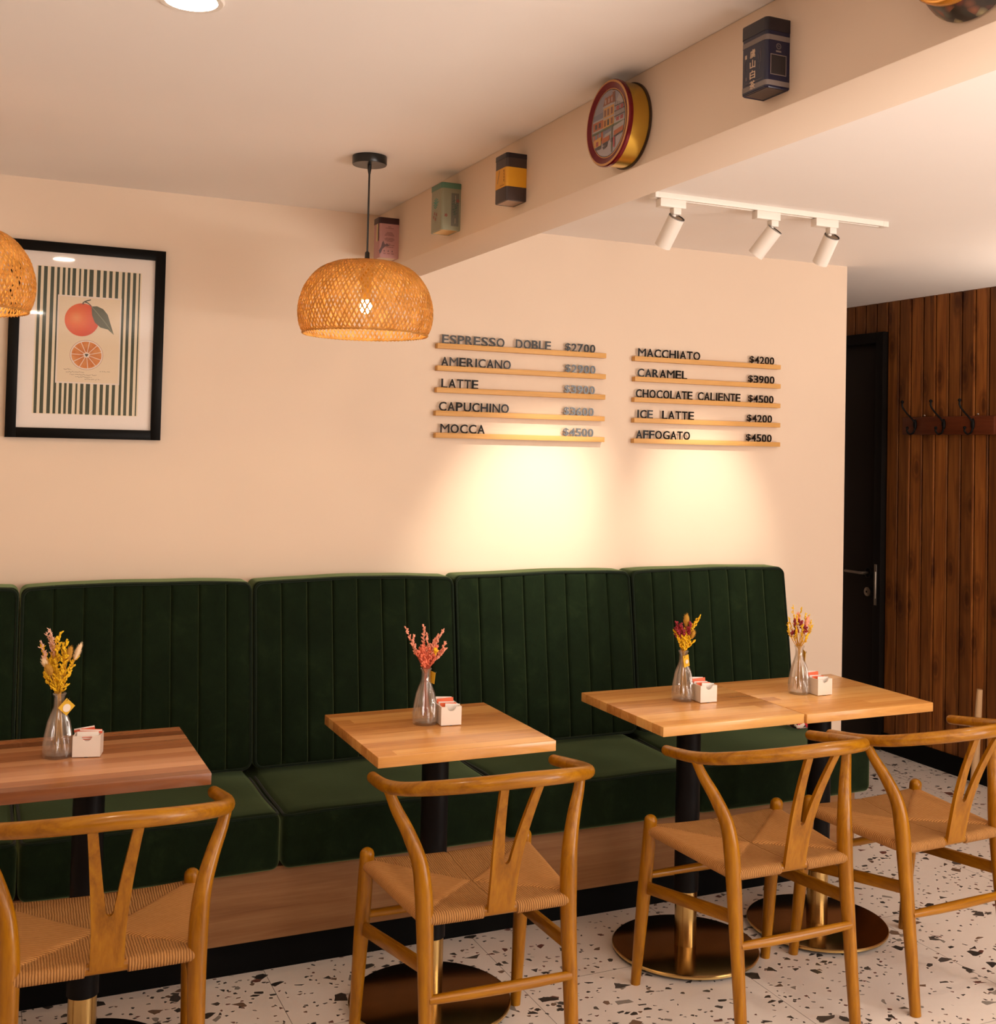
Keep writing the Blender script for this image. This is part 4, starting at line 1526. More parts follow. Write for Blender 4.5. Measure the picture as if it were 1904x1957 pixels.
# ------------------------------------------------------------------ pendant lamps
def pendant(label, x, y):
    root = thing('pendant_lamp', label, 'lamp', (x, y, 0), 0, 'woven bamboo pendant lamps')
    bm = bmesh.new()
    r = lathe(bm, [(0.0001, H - 0.0005), (0.048, H - 0.0005), (0.0485, H - 0.003), (0.0485, H - 0.022), (0.047, H - 0.0245), (0.0001, H - 0.0245)], 40)
    obj('ceiling_canopy', bm, 'black_plastic', root)
    bm = bmesh.new()
    tube(bm, [(0, 0, H - 0.024), (0, 0, 2.04)], 0.0028, 8)
    lathe(bm, [(0.0055, H - 0.0246), (0.0055, H - 0.036), (0.0030, H - 0.050)], 16)
    obj('cord', bm, 'black_plastic', root)
    bm = bmesh.new(); lathe(bm, [(0.003, 2.062), (0.0065, 2.058), (0.007, 2.040), (0.010, 2.035), (0.0105, 2.0305)], 20); obj('cord_grip', bm, 'black_plastic', root)
    bm = bmesh.new(); lathe(bm, [(0.0001, 2.0300), (0.017, 2.0295), (0.017, 1.985), (0.0135, 1.972), (0.0125, 1.925), (0.0001, 1.925)], 20); obj('lamp_holder', bm, 'ochre_fluff', root)
    bm = bmesh.new(); lathe(bm, [(0.0001, 1.886), (0.009, 1.888), (0.015, 1.896), (0.017, 1.906), (0.0145, 1.917), (0.010, 1.9245), (0.0001, 1.9245)], 20); obj('bulb', bm, 'warm_bulb', root)
    # lattice shade
    Zb = 1.829
    prof = spline([(0.018, 0, 0.2035), (0.055, 0, 0.2025), (0.098, 0, 0.1945), (0.137, 0, 0.1730), (0.167, 0, 0.1370), (0.1835, 0, 0.0940), (0.1877, 0, 0.0600), (0.1850, 0, 0.0320), (0.1790, 0, 0.0120), (0.1725, 0, 0.0015)], 5)
    n = len(prof)
    arc = [0.0]
    for a, b in zip(prof, prof[1:]):
        arc.append(arc[-1] + (b - a).length)
    N = 88
    # twist so that strips keep a steep diagonal: dtheta = tan(angle) ds / r
    al = [0.0]
    for k in range(1, n):
        r_ = max(0.05, (prof[k].x + prof[k - 1].x) / 2)
        al.append(al[-1] + 0.52 * (arc[k] - arc[k - 1]) / r_)
    bm = bmesh.new()
    rw = random.Random(7)
    for s in (1, -1):
        for i in range(N):
            th0 = 2 * pi * i / N + rw.uniform(-0.012, 0.012)
            wj = rw.uniform(0.85, 1.15)
            prev = None
            for k in range(n):
                th = th0 + s * al[k]
                r_, z = prof[k].x, prof[k].z
                kk = N * 2 * al[k] / (2 * pi)
                if k == 0:
                    tan = prof[1] - prof[0]
                elif k == n - 1:
                    tan = prof[-1] - prof[-2]
                else:
                    tan = prof[k + 1] - prof[k - 1]
                tan = tan.normalized()
                nrm = Vector((-tan.z, 0, tan.x)); nrm = -nrm if nrm.x * 1 + nrm.z * 0.2 < 0 else nrm
                off = 0.0011 * cos(pi * kk) * s
                er = Vector((cos(th), sin(th), 0)); et = Vector((-sin(th), cos(th), 0))
                P_ = er * (r_ + nrm.x * off) + Vector((0, 0, Zb + z + nrm.z * off))
                dirv = (er * tan.x + Vector((0, 0, tan.z)) + et * s * 0.52).normalized()
                n3 = er * nrm.x + Vector((0, 0, nrm.z))
                sidev = dirv.cross(n3).normalized()
                hw = min(0.0023 * wj, 2 * pi * r_ / N * 0.27)
                vs = [bm.verts.new(P_ + sidev * hw + n3 * 0.0004), bm.verts.new(P_ - sidev * hw + n3 * 0.0004), bm.verts.new(P_ - sidev * hw - n3 * 0.0004), bm.verts.new(P_ + sidev * hw - n3 * 0.0004)]
                if prev:
                    for q in range(4):
                        bm.faces.new((prev[q], prev[(q + 1) % 4], vs[(q + 1) % 4], vs[q]))
                prev = vs
    obj('woven_shade', bm, 'bamboo_strip', root, angle=30)
    bm = bmesh.new()
    for ph in (0, pi):
        pts = []
        for k in range(181):
            a = 2 * pi * k / 180
            pts.append(((0.1722 + 0.0022 * cos(45 * a + ph)) * cos(a), (0.1722 + 0.0022 * cos(45 * a + ph)) * sin(a), Zb - 0.0005 + 0.0020 * sin(45 * a + ph)))
        tube(bm, pts, 0.0020, 6, caps=False)
    obj('shade_rim', bm, 'bamboo_strip', root)
    bm = bmesh.new(); lathe(bm, [(0.022, Zb + 0.2055), (0.022, Zb + 0.2025), (0.012, Zb + 0.2025), (0.012, Zb + 0.2055), (0.022, Zb + 0.2055)], 24)
    obj('top_ring', bm, 'bamboo_strip', root)
    return root


p0 = pendant('woven bamboo dome pendant lamp hanging on a black cord beside the beam', 0.977, -0.779)
p1 = copy_tree(p0)
p1.location.x = -0.066
p1['label'] = 'woven bamboo pendant lamp cut off by the left edge, before the framed print'

# recessed downlights
def downlight(label, x, y):
    root = thing('recessed_downlight', label, 'ceiling light', (x, y, H), 0, 'recessed ceiling downlights')
    bm = bmesh.new(); lathe(bm, [(0.0460, -0.0005), (0.0475, -0.004), (0.057, -0.0045), (0.060, -0.0005)], 40); obj('trim_ring', bm, 'white_enamel', root)
    bm = bmesh.new(); r = lathe(bm, [(0.0465, -0.0012), (0.0001, -0.0012)], 40); obj('diffuser', bm, 'downlight_diffuser', root)
    return root


d0 = downlight('lit round recessed downlight at the top left of the ceiling', 0.331, -1.712)
for x, y, lab in ((3.25, -1.80, 'unseen recessed downlight added right of the frame, near the boarded wall'), (2.55, -3.9, 'unseen recessed downlight added behind the camera, right of the beam'), (0.331, -4.2, 'unseen recessed downlight added behind the camera, left of the beam')):  # extra downlights out of view, added to light the room
    c = copy_tree(d0)
    c.location = (x, y, H)
    c['label'] = lab

# unseen lamp added right of the frame to brighten the corridor ceiling
sc = thing('added_wall_fill', 'black open-topped fill lamp added unseen on the boarded wall, right of the coat rack', 'added lamp', (XW - 0.085, -0.95, 1.58))
bm = bmesh.new(); lathe(bm, [(0.0001, -0.13), (0.058, -0.13), (0.060, 0.0), (0.057, 0.0), (0.055, -0.02)], 32); box(bm, (0.05, -0.03, -0.10), (0.084, 0.03, -0.03), 0.003); obj('fill_lamp_body', bm, 'black_metal', sc)
l = bpy.data.lights.new('added_corridor_fill', 'AREA')
l.shape = 'DISK'; l.size = 0.10; l.energy = 11; l.color = (1.0, 0.86, 0.72)
lo = bpy.data.objects.new('added_corridor_fill', l); COL.objects.link(lo); lo.parent = sc; lo.location = (0, 0, -0.004); lo.rotation_euler = (pi, 0, 0)

# ------------------------------------------------------------------ track and spotlights
trk = thing('lighting_track', 'white ceiling track carrying three spotlights right of the beam', 'light track', (0, 0, 0))
TY = -0.800
bm = bmesh.new()
box(bm, (1.905, TY - 0.0165, H - 0.018), (2.812, TY - 0.006, H - 0.0003), 0.0008); box(bm, (1.905, TY + 0.006, H - 0.018), (2.812, TY + 0.0165, H - 0.0003), 0.0008)
box(bm, (1.905, TY - 0.006, H - 0.006), (2.812, TY + 0.006, H - 0.0003))
obj('rail', bm, 'white_enamel', trk)
bm = bmesh.new(); box(bm, (2.812, TY - 0.0168, H - 0.0185), (2.835, TY + 0.0168, H - 0.0003), 0.001); box(bm, (1.893, TY - 0.0168, H - 0.0185), (1.905, TY + 0.0168, H - 0.0003), 0.001); obj('end_cap', bm, 'white_enamel', trk)


def spotlight(label, ax, aim, energy, ang, pivot_dx):
    root = thing('track_spotlight', label, 'spotlight', (ax, TY, 0), 0, 'white track spotlights')
    zb = H - 0.018
    bm = bmesh.new()
    box(bm, (-0.048, -0.0145, zb - 0.026), (0.046, 0.0145, zb), 0.0012); box(bm, (pivot_dx - 0.014, -0.012, zb - 0.046), (pivot_dx + 0.014, 0.012, zb - 0.026), 0.001)
    obj('track_adapter', bm, 'white_enamel', root)
    piv = Vector((pivot_dx, 0.004, zb - 0.066))
    d = (Vector(aim) - (Vector((ax, TY, 0)) + piv)).normalized()
    back = piv - d * 0.016
    bm = bmesh.new(); tube(bm, [(pivot_dx - 0.004, 0.004, zb - 0.045), (pivot_dx - 0.004, 0.008, zb - 0.075)], 0.008, 10); obj('swivel_arm', bm, 'white_enamel', root)
    q = Vector((0, 0, 1)).rotation_difference(d).to_matrix().to_4x4()
    m = Matrix.Translation(back) @ q
    bm = bmesh.new(); lathe(bm, [(0.0265, 0.0), (0.0265, 0.104), (0.024, 0.104), (0.021, 0.090), (0.021, 0.080)], 36); bmesh.ops.transform(bm, matrix=m, verts=bm.verts[:]); obj('barrel', bm, 'white_enamel', root)
    bm = bmesh.new(); r = lathe(bm, [(0.0001, 0.0015), (0.0225, 0.0015), (0.0225, 0.004)], 30); bmesh.ops.transform(bm, matrix=m, verts=bm.verts[:]); obj('back_cap', bm, 'grey_cap', root)
    bm = bmesh.new(); r = lathe(bm, [(0.0225, 0.004), (0.0225, -0.0006), (0.0262, -0.0008), (0.0268, 0.002)], 30); bmesh.ops.transform(bm, matrix=m, verts=bm.verts[:]); obj('cap_gasket', bm, 'black_ring', root)
    bm = bmesh.new(); lathe(bm, [(0.0001, 0.082), (0.0208, 0.082)], 24); bmesh.ops.transform(bm, matrix=m, verts=bm.verts[:]); obj('lens', bm, 'spot_lens', root)
    l = bpy.data.lights.new('spot_beam', 'SPOT')
    l.energy = energy
    l.color = (1.0, 0.87, 0.68)
    l.spot_size = radians(ang)
    l.spot_blend = 1.0
    l.shadow_soft_size = 0.018
    lo = bpy.data.objects.new('spot_beam', l)
    COL.objects.link(lo)
    lo.parent = root
    lo.location = back + d * 0.108
    lo.rotation_euler = d.to_track_quat('-Z', 'Y').to_euler()
    return root


spotlight('white track spotlight nearest the beam, pointing at the left menu', 1.962, (1.82, 0, 1.15), 56, 43, 0.016)
spotlight('white track spotlight in the middle of the track, tilted furthest left', 2.330, (1.89, 0, 1.15), 56, 43, 0.026)
spotlight('white track spotlight on the right end of the track, above the right menu', 2.572, (2.63, 0, 1.18), 64, 42, 0.026)


# ------------------------------------------------------------------ tins along the beam
simple('tin_navy', (0.005, 0.005, 0.024), 0.32); simple('tin_dark_lid', (0.010, 0.006, 0.010), 0.35); simple('tin_silver_ink', (0.16, 0.125, 0.11), 0.4)
simple('tin_cream_ink', (0.60, 0.44, 0.31), 0.5); simple('tin_dull_ink', (0.10, 0.08, 0.085), 0.5); simple('tin_panel', (0.012, 0.008, 0.009), 0.5)
simple('tin_brown', (0.040, 0.021, 0.016), 0.38); simple('tin_yellow', (0.66, 0.30, 0.006), 0.4); simple('tin_brown_ink', (0.12, 0.03, 0.005), 0.6); simple('tin_grey_ink', (0.42, 0.24, 0.09), 0.6)
simple('tin_green_lid', (0.085, 0.20, 0.135), 0.4); simple('tin_sage', (0.25, 0.25, 0.165), 0.38); simple('tin_teal_ink', (0.04, 0.27, 0.22), 0.5); simple('tin_red_ink', (0.28, 0.05, 0.035), 0.5)
simple('tin_green_ink', (0.035, 0.10, 0.065), 0.5); simple('tin_gold_ink', (0.40, 0.25, 0.06), 0.4); simple('tin_gold', (0.62, 0.40, 0.11), 0.3, 1.0); simple('tin_grey_panel', (0.13, 0.13, 0.10), 0.5)
simple('tin_mauve', (0.43, 0.215, 0.205), 0.5); simple('tin_maroon_lid', (0.035, 0.007, 0.010), 0.4); simple('tin_plum_ink', (0.12, 0.045, 0.045), 0.6); simple('tin_slate_ink', (0.12, 0.075, 0.085), 0.6)
simple('tin_buff', (0.55, 0.42, 0.20), 0.5); simple('tin_base_metal', (0.33, 0.22, 0.16), 0.4, 0.8)


def square_tin(label, y_near, y_far, zb, zt, depth, body, lid, lid_h, bottom, corner=0.008):
    """tin fixed to the beam; its wide face looks at -x, its side face at the room"""
    root = thing('tea_tin', label, 'tin', (B0, 0, 0), 0, 'tins fixed along the beam')
    bm = bmesh.new()
    box(bm, (-depth, y_near, zb + 0.001), (-0.0003, y_far, zt - lid_h))
    es = [e for e in bm.edges if abs(e.verts[0].co.z - e.verts[1].co.z) > 0.01 and e.verts[0].co.x < -0.01]
    bmesh.ops.bevel(bm, geom=es, offset=corner, segments=5, affect='EDGES', profile=0.5)
    obj('body', bm, body, root, angle=30)
    bm = bmesh.new()
    box(bm, (-depth - 0.0008, y_near - 0.0008, zt - lid_h), (-0.0003, y_far + 0.0008, zt))
    es = [e for e in bm.edges if abs(e.verts[0].co.z - e.verts[1].co.z) > 0.005 and e.verts[0].co.x < -0.01]
    bmesh.ops.bevel(bm, geom=es, offset=corner, segments=5, affect='EDGES', profile=0.5)
    es = [e for e in bm.edges if e.verts[0].co.z > zt - 1e-4 and e.verts[1].co.z > zt - 1e-4]
    bmesh.ops.bevel(bm, geom=es, offset=0.0018, segments=2, affect='EDGES', profile=0.5)
    obj('lid', bm, lid, root, angle=30)
    bm = bmesh.new()
    box(bm, (-depth + 0.006, y_near + 0.006, zb - 0.0002), (-0.006, y_far - 0.006, zb + 0.0012))
    obj('bottom_plate', bm, bottom, root, smooth=False)
    bm = bmesh.new()      # rolled rim round the bottom
    pts = [(-0.002, y_near + 0.002), (-depth + 0.006, y_near + 0.002), (-depth + 0.002, y_near + 0.006), (-depth + 0.002, y_far - 0.006), (-depth + 0.006, y_far - 0.002), (-0.002, y_far - 0.002)]
    tube(bm, [(a, b, zb + 0.001) for a, b in pts] + [(pts[0][0], pts[0][1], zb + 0.001)], 0.0018, 6)
    obj('bottom_rim', bm, body, root)
    return root


def decal(bm, face, rect, mi, root_depth, y_near, lift=0.0004):
    """rectangle on a tin face: face 'w' wide (-x) uses y; face 's' side (-y) uses x"""
    a0, a1, z0, z1 = rect
    if face == 'w':
        box(bm, (-root_depth - lift, a0, z0), (-root_depth + 0.0002, a1, z1), mi=mi)
    else:
        box(bm, (a0, y_near - lift, z0), (a1, y_near + 0.0002, z1), mi=mi)


# navy tin
yn, yf_, zb, zt, dp = -2.247, -2.175, 2.154, 2.277, 0.050
tn = square_tin('dark navy tea tin with vertical cream Chinese characters, high on the beam at right', yn, yf_, zb, zt, dp, 'tin_navy', 'tin_dark_lid', 0.024, 'tin_brown')
bm = bmesh.new()
for z0, z1, mi in ((zt - 0.040, zt - 0.031, 0), (zb + 0.004, zb + 0.013, 0)):
    box(bm, (-dp - 0.0004, yn - 0.0004, z0), (-0.0005, yf_ + 0.0004, z1))
es = [e for e in bm.edges if abs(e.verts[0].co.z - e.verts[1].co.z) > 0.005 and e.verts[0].co.x < -0.01]
bmesh.ops.bevel(bm, geom=es, offset=0.0082, segments=5, affect='EDGES', profile=0.5)
obj('silver_band', bm, 'tin_silver_ink', tn, angle=30)
bm = bmesh.new()
decal(bm, 's', (-0.040, -0.009, zb + 0.024, zt - 0.066), 0, dp, yn, 0.0003)
for r_ in ((-0.040, -0.009, zt - 0.066, zt - 0.0645), (-0.040, -0.009, zb + 0.0225, zb + 0.024), (-0.0415, -0.040, zb + 0.0225, zt - 0.0645), (-0.009, -0.0075, zb + 0.0225, zt - 0.0645)):
    decal(bm, 's', r_, 1, dp, yn, 0.0006)
obj('label_panel', bm, ['tin_panel', 'tin_silver_ink'], tn, smooth=False)
bm = bmesh.new()
for k in range(10):
    a, b = 2 * pi * k / 10, 2 * pi * (k + 0.8) / 10
    poly(bm, [(-0.0245 + 0.0055 * cos(a), yn - 0.0006, zt - 0.050 + 0.0055 * sin(a)), (-0.0245 + 0.0055 * cos(b), yn - 0.0006, zt - 0.050 + 0.0055 * sin(b)),
              (-0.0245 + 0.0035 * cos(b), yn - 0.0006, zt - 0.050 + 0.0035 * sin(b)), (-0.0245 + 0.0035 * cos(a), yn - 0.0006, zt - 0.050 + 0.0035 * sin(a))])
poly(bm, [(-0.0265, yn - 0.0006, zt - 0.0495), (-0.0225, yn - 0.0006, zt - 0.0515), (-0.0225, yn - 0.0006, zt - 0.050), (-0.0265, yn - 0.0006, zt - 0.048)])
box(bm, (-0.030, yn - 0.0006, zt - 0.0605), (-0.019, yn, zt - 0.0575))
obj('round_emblem', bm, 'tin_silver_ink', tn, smooth=False)
ym = (yn + yf_) / 2
for k, chh in enumerate('虞山白茶'):
    z0 = (zt - 0.046) - 0.0185 * (k + 1) + 0.002
    text_obj('character', chh, 'tin_cream_ink', tn, (-dp - 0.0003, ym + 0.0095, z0), (0, -1, 0), 0.0150, 0.0150, 0.0006, 0.012)
bm = bmesh.new()
rs = random.Random(2)
for k in range(16):
    decal(bm, 'w', (yn + 0.012 + k * 0.003, yn + 0.0138 + k * 0.003, zb + 0.0165, zb + 0.0185), 0, dp, yn)
decal(bm, 'w', (yf_ - 0.017, yf_ - 0.012, zt - 0.060, zt - 0.053), 1, dp, yn); decal(bm, 'w', (yf_ - 0.019, yf_ - 0.014, zb + 0.024, zb + 0.030), 0, dp, yn)
decal(bm, 'w', (yn + 0.0145, yn + 0.0155, zt - 0.075, zt - 0.052), 0, dp, yn)
for s_ in (0, 1):
    for k in range(5):
        y0_ = (yf_ - 0.015 if s_ == 0 else yn + 0.018) + rs.uniform(-0.004, 0.004)
        z0_ = zb + 0.036 + k * 0.006
        decal(bm, 'w', (y0_, y0_ + 0.0009, z0_, z0_ + rs.uniform(0.006, 0.012)), 0, dp, yn)
obj('printed_ornament', bm, ['tin_dull_ink', 'tin_cream_ink'], tn, smooth=False)

# yellow-banded brown tin
yn, yf_, zb, zt, dp = -1.198, -1.125, 2.154, 2.277, 0.057
tn = square_tin('dark brown tea tin with a broad yellow band, left of the round tin', yn, yf_, zb, zt, dp, 'tin_brown', 'tin_dark_lid', 0.013, 'tin_base_metal')
bm = bmesh.new()
box(bm, (-dp - 0.0004, yn - 0.0004, zb + 0.036), (-0.0005, yf_ + 0.0004, zt - 0.037))
es = [e for e in bm.edges if abs(e.verts[0].co.z - e.verts[1].co.z) > 0.005 and e.verts[0].co.x < -0.01]
bmesh.ops.bevel(bm, geom=es, offset=0.0082, segments=5, affect='EDGES', profile=0.5)
obj('yellow_band', bm, 'tin_yellow', tn, angle=30)
bm = bmesh.new()
rs = random.Random(5)
for col, y0_, sz in ((0, yn + 0.013, 0.0042), (1, yn + 0.0075, 0.0018)):
    z = zt - 0.043
    while z > zb + 0.048:
        for k in range(3 if col == 0 else 1):
            zz = z - k * 0.0016
            decal(bm, 'w', (y0_ + rs.uniform(0, sz * 0.3), y0_ + sz * rs.uniform(0.7, 1.2), zz - 0.0009, zz), 0, dp, yn, 0.0008)
        if col == 0:
            decal(bm, 'w', (y0_ + sz * 0.4, y0_ + sz * 0.55, z - 0.006, z), 0, dp, yn, 0.0008)
        z -= 0.0082 if col == 0 else 0.0045
for k in range(7):
    decal(bm, 'w', (yn + 0.014 + k * 0.0035, yn + 0.0160 + k * 0.0035, zb + 0.041, zb + 0.0422), 0, dp, yn, 0.0008)
    decal(bm, 'w', (yf_ - 0.032 + k * 0.0018, yf_ - 0.0275 + k * 0.0018, zb + 0.050 + (6 - k) * 0.0045, zb + 0.056 + (6 - k) * 0.0045), 1, dp, yn, 0.0007)
obj('printed_writing', bm, ['tin_brown_ink', 'tin_grey_ink'], tn, smooth=False)

# green tin
yn, yf_, zb, zt, dp = -0.757, -0.668, 2.151, 2.2895, 0.060
tn = square_tin('sage green tea tin with flowers and a gold bottom, second from the wall', yn, yf_, zb, zt, dp, 'tin_sage', 'tin_green_lid', 0.017, 'tin_gold', 0.009)
bm = bmesh.new()
decal(bm, 's', (-0.030, -0.006, zb + 0.012, zt - 0.030), 0, dp, yn, 0.0003)
rs = random.Random(8)
for k in range(34):
    a, z0_ = rs.uniform(-0.026, -0.016) + 0.004 * sin(k), zb + 0.044 + k * 0.0013
    L_ = rs.uniform(0.003, 0.009)
    poly(bm, [(a, yn - 0.0006, z0_), (a + L_, yn - 0.0006, z0_ + 0.003), (a + L_ * 1.02, yn - 0.0006, z0_ + 0.0042), (a, yn - 0.0006, z0_ + 0.0010)], 1)
decal(bm, 's', (-0.0175, -0.0165, zb + 0.020, zb + 0.035), 4, dp, yn); decal(bm, 's', (-0.0175, -0.0165, zt - 0.060, zt - 0.036), 4, dp, yn)
for cx_, cz_ in ((-0.046, zb + 0.042), (-0.010, zt - 0.052)):
    for k in range(5):
        a = 2 * pi * k / 5
        poly(bm, [(cx_, yn - 0.0007, cz_), (cx_ + 0.0042 * cos(a - .45), yn - 0.0007, cz_ + 0.0042 * sin(a - .45)), (cx_ + 0.0056 * cos(a), yn - 0.0007, cz_ + 0.0056 * sin(a)), (cx_ + 0.0042 * cos(a + .45), yn - 0.0007, cz_ + 0.0042 * sin(a + .45))], 2)
yc_ = (yn + yf_) / 2
for k in range(26):
    a, rr_ = k * 0.62, 0.003 + 0.0006 * k
    decal(bm, 'w', (yc_ + rr_ * cos(a), yc_ + rr_ * cos(a) + 0.006, zb + 0.080 + rr_ * 0.9 * sin(a), zb + 0.0825 + rr_ * 0.9 * sin(a)), 3, dp, yn, 0.0004 + k * 0.00001)
for cy_, cz_ in ((yc_ + 0.010, zb + 0.054), (yc_ - 0.006, zb + 0.048), (yc_ + 0.002, zb + 0.036), (yc_ + 0.016, zb + 0.044)):
    for k in range(5):
        a = 2 * pi * k / 5
        p3 = lambda r_, b: (-dp - 0.0006, cy_ + r_ * cos(b), cz_ + r_ * sin(b))
        poly(bm, [p3(0, 0), p3(0.0045, a - .45), p3(0.006, a), p3(0.0045, a + .45)], 2)
obj('painted_blossom', bm, ['tin_grey_panel', 'tin_green_ink', 'tin_red_ink', 'tin_teal_ink', 'tin_cream_ink'], tn, smooth=False)

# mauve tin in the corner
yn, yf_, zb, zt, dp = -0.2175, -0.158, 2.145, 2.280, 0.070
tn = square_tin('mauve tea tin with dark lid and mountain drawing, in the corner by the wall', yn, yf_, zb, zt, dp, 'tin_mauve', 'tin_maroon_lid', 0.021, 'tin_cream_ink', 0.010)
bm = bmesh.new()
rs = random.Random(6)
for z_off, ww in ((0.030, 0.010), (0.035, 0.028), (0.049, 0.018), (0.0525, 0.026), (0.056, 0.030), (0.0595, 0.034), (0.068, 0.026), (0.0715, 0.034), (0.075, 0.030), (0.0785, 0.018), (0.088, 0.010), (0.0915, 0.036), (0.098, 0.026)):
    x = -0.033 - ww / 2
    while x < -0.033 + ww / 2:
        L_ = rs.uniform(0.0015, 0.005)
        decal(bm, 's', (x, x + L_, zt - z_off - 0.0016, zt - z_off), 0, dp, yn)
        x += L_ + 0.001
for k in range(3):
    decal(bm, 's', (-0.052 + k * 0.014, -0.049 + k * 0.014, zb + 0.020, zb + 0.025), 1, dp, yn); decal(bm, 's', (-0.054 + k * 0.014, -0.045 + k * 0.014, zb + 0.0135, zb + 0.015), 0, dp, yn)
ridge = [(-0.0695, 0.022), (-0.062, 0.034), (-0.0585, 0.049), (-0.0545, 0.056), (-0.050, 0.046), (-0.046, 0.044), (-0.042, 0.049), (-0.036, 0.043), (-0.031, 0.042), (-0.038, 0.0385), (-0.046, 0.0385), (-0.052, 0.033), (-0.057, 0.028), (-0.061, 0.018), (-0.066, 0.010)]
poly(bm, [(a, yn - 0.0005, zb + b) for a, b in ridge], 1)
decal(bm, 'w', (yn + 0.012, yn + 0.026, zb + 0.055, zt - 0.022), 2, dp, yn); decal(bm, 'w', (yn + 0.003, yn + 0.011, zb + 0.055, zt - 0.022), 3, dp, yn)
obj('printed_label', bm, ['tin_plum_ink', 'tin_slate_ink', 'tin_buff', 'tin_maroon_lid'], tn, smooth=False)

# round biscuit tin
simple('lid_red', (0.13, 0.002, 0.007), 0.22, 0.5); simple('lid_gold_line', (0.55, 0.30, 0.12), 0.35, 0.7); simple('tin_gold_side', (0.55, 0.34, 0.055), 0.27, 0.9); simple('tin_dark_rim', (0.05, 0.025, 0.012), 0.4, 0.5)
simple('pic_sky', (0.24, 0.22, 0.25), 0.35); simple('pic_snow', (0.34, 0.29, 0.30), 0.35); simple('pic_brick', (0.36, 0.10, 0.035), 0.35); simple('pic_ochre', (0.50, 0.25, 0.055), 0.35); simple('pic_dark', (0.06, 0.045, 0.045), 0.35)
simple('pic_roof', (0.20, 0.08, 0.045), 0.35); simple('pic_white', (0.34, 0.30, 0.29), 0.35); simple('pic_slate', (0.16, 0.16, 0.20), 0.35); simple('pic_green', (0.10, 0.11, 0.06), 0.35); simple('pic_red', (0.30, 0.05, 0.05), 0.35)
RY, RZ, RR, RD = -1.7085, 2.2235, 0.0930, 0.056
rtin = thing('biscuit_tin', 'round gold tin with red lid picturing a snowy village street', 'tin', (B0, RY, RZ), 0, 'tins fixed along the beam')
bm = bmesh.new(); lathe(bm, [(RR - 0.003, RD - 0.010), (RR - 0.003, 0.005)], 64, axis='x'); obj('side_wall', bm, 'tin_gold_side', rtin)
bm = bmesh.new(); r = lathe(bm, [(RR - 0.0025, 0.006), (RR, 0.005), (RR, 0.0018), (RR - 0.002, 0.0005), (0.0001, 0.0005)], 64, axis='x'); obj('bottom_rim', bm, 'tin_dark_rim', rtin)
bm = bmesh.new()
lathe(bm, [(RR - 0.002, RD - 0.0105), (RR, RD - 0.010), (RR + 0.0002, RD - 0.003)], 64, axis='x', mi=0)
lathe(bm, [(RR + 0.0002, RD - 0.003), (RR - 0.002, RD)], 64, axis='x', mi=0)
lathe(bm, [(RR - 0.002, RD), (RR - 0.0065, RD + 0.001)], 64, axis='x', mi=1)
lathe(bm, [(RR - 0.0065, RD + 0.001), (RR - 0.010, RD - 0.0005), (RR - 0.019, RD - 0.0035)], 64, axis='x', mi=0)
lathe(bm, [(RR - 0.019, RD - 0.0035), (RR - 0.0210, RD - 0.0032)], 64, axis='x', mi=1)
obj('lid', bm, ['lid_red', 'lid_gold_line'], rtin)
PR = RR - 0.0210
PX = -(RD - 0.0032)
bm = bmesh.new()
ME = ['pic_sky', 'pic_snow', 'pic_brick', 'pic_ochre', 'pic_dark', 'pic_roof', 'pic_white', 'pic_slate', 'pic_green', 'pic_red']
LIFT = [0]


def q(pts, mi):
    """polygon in the picture: s to the right (-y), t up, clipped to the disc"""
    LIFT[0] += 1
    out = []
    for s_, t_ in pts:
        L_ = math.hypot(s_, t_)
        if L_ > 0.985:
            s_, t_ = s_ * 0.985 / L_, t_ * 0.985 / L_
        out.append((PX - 0.00002 * LIFT[0], -s_ * PR, t_ * PR))
    poly(bm, out, mi)


def qr(s0, s1, t0, t1, mi, sl=0.0):
    q([(s0, t0), (s1, t0 + sl * (s1 - s0)), (s1, t1 + sl * (s1 - s0)), (s0, t1)], mi)


q([(cos(2 * pi * k / 40), sin(2 * pi * k / 40)) for k in range(40)], 0)
q([(-0.98, -0.40), (-0.2, -0.36), (0.98, -0.15), (0.85, -0.5), (0.5, -0.86), (0, -0.98), (-0.5, -0.86), (-0.85, -0.5)], 1)
qr(-0.93, -0.30, -0.45, 0.25, 2); qr(-0.93, -0.30, 0.22, 0.42, 7); qr(-0.93, -0.28, 0.19, 0.24, 6); qr(-0.95, -0.28, -0.12, -0.07, 6)
for a in (-0.80, -0.58):
    qr(a, a + 0.13, -0.02, 0.13, 4); qr(a, a + 0.15, -0.33, -0.17, 7)
qr(-0.30, 0.33, -0.12, 0.52, 3); qr(-0.34, 0.37, 0.50, 0.57, 6)
q([(-0.34, 0.57), (0.36, 0.57), (0.30, 0.80), (-0.20, 0.80)], 5)
for a in (-0.18, 0.02, 0.20):
    q([(a - 0.06, 0.60), (a + 0.06, 0.60), (a + 0.06, 0.74), (a, 0.84), (a - 0.06, 0.74)], 2)
    qr(a - 0.03, a + 0.03, 0.62, 0.74, 6)
qr(0.24, 0.40, 0.55, 0.97, 5); qr(0.22, 0.42, 0.88, 0.92, 6)
for a in (-0.25, -0.06, 0.15):
    qr(a, a + 0.12, 0.24, 0.44, 5); qr(a, a + 0.12, -0.06, 0.12, 4 if a == -0.06 else 5)
    qr(a - 0.02, a, 0.2, 0.48, 6)
qr(-0.30, 0.34, 0.15, 0.19, 6); qr(-0.95, 0.95, -0.19, -0.12, 8, 0.02)
q([(0.36, -0.10), (0.97, -0.10), (0.97, 0.42), (0.78, 0.62), (0.62, 0.70), (0.38, 0.40)], 6)
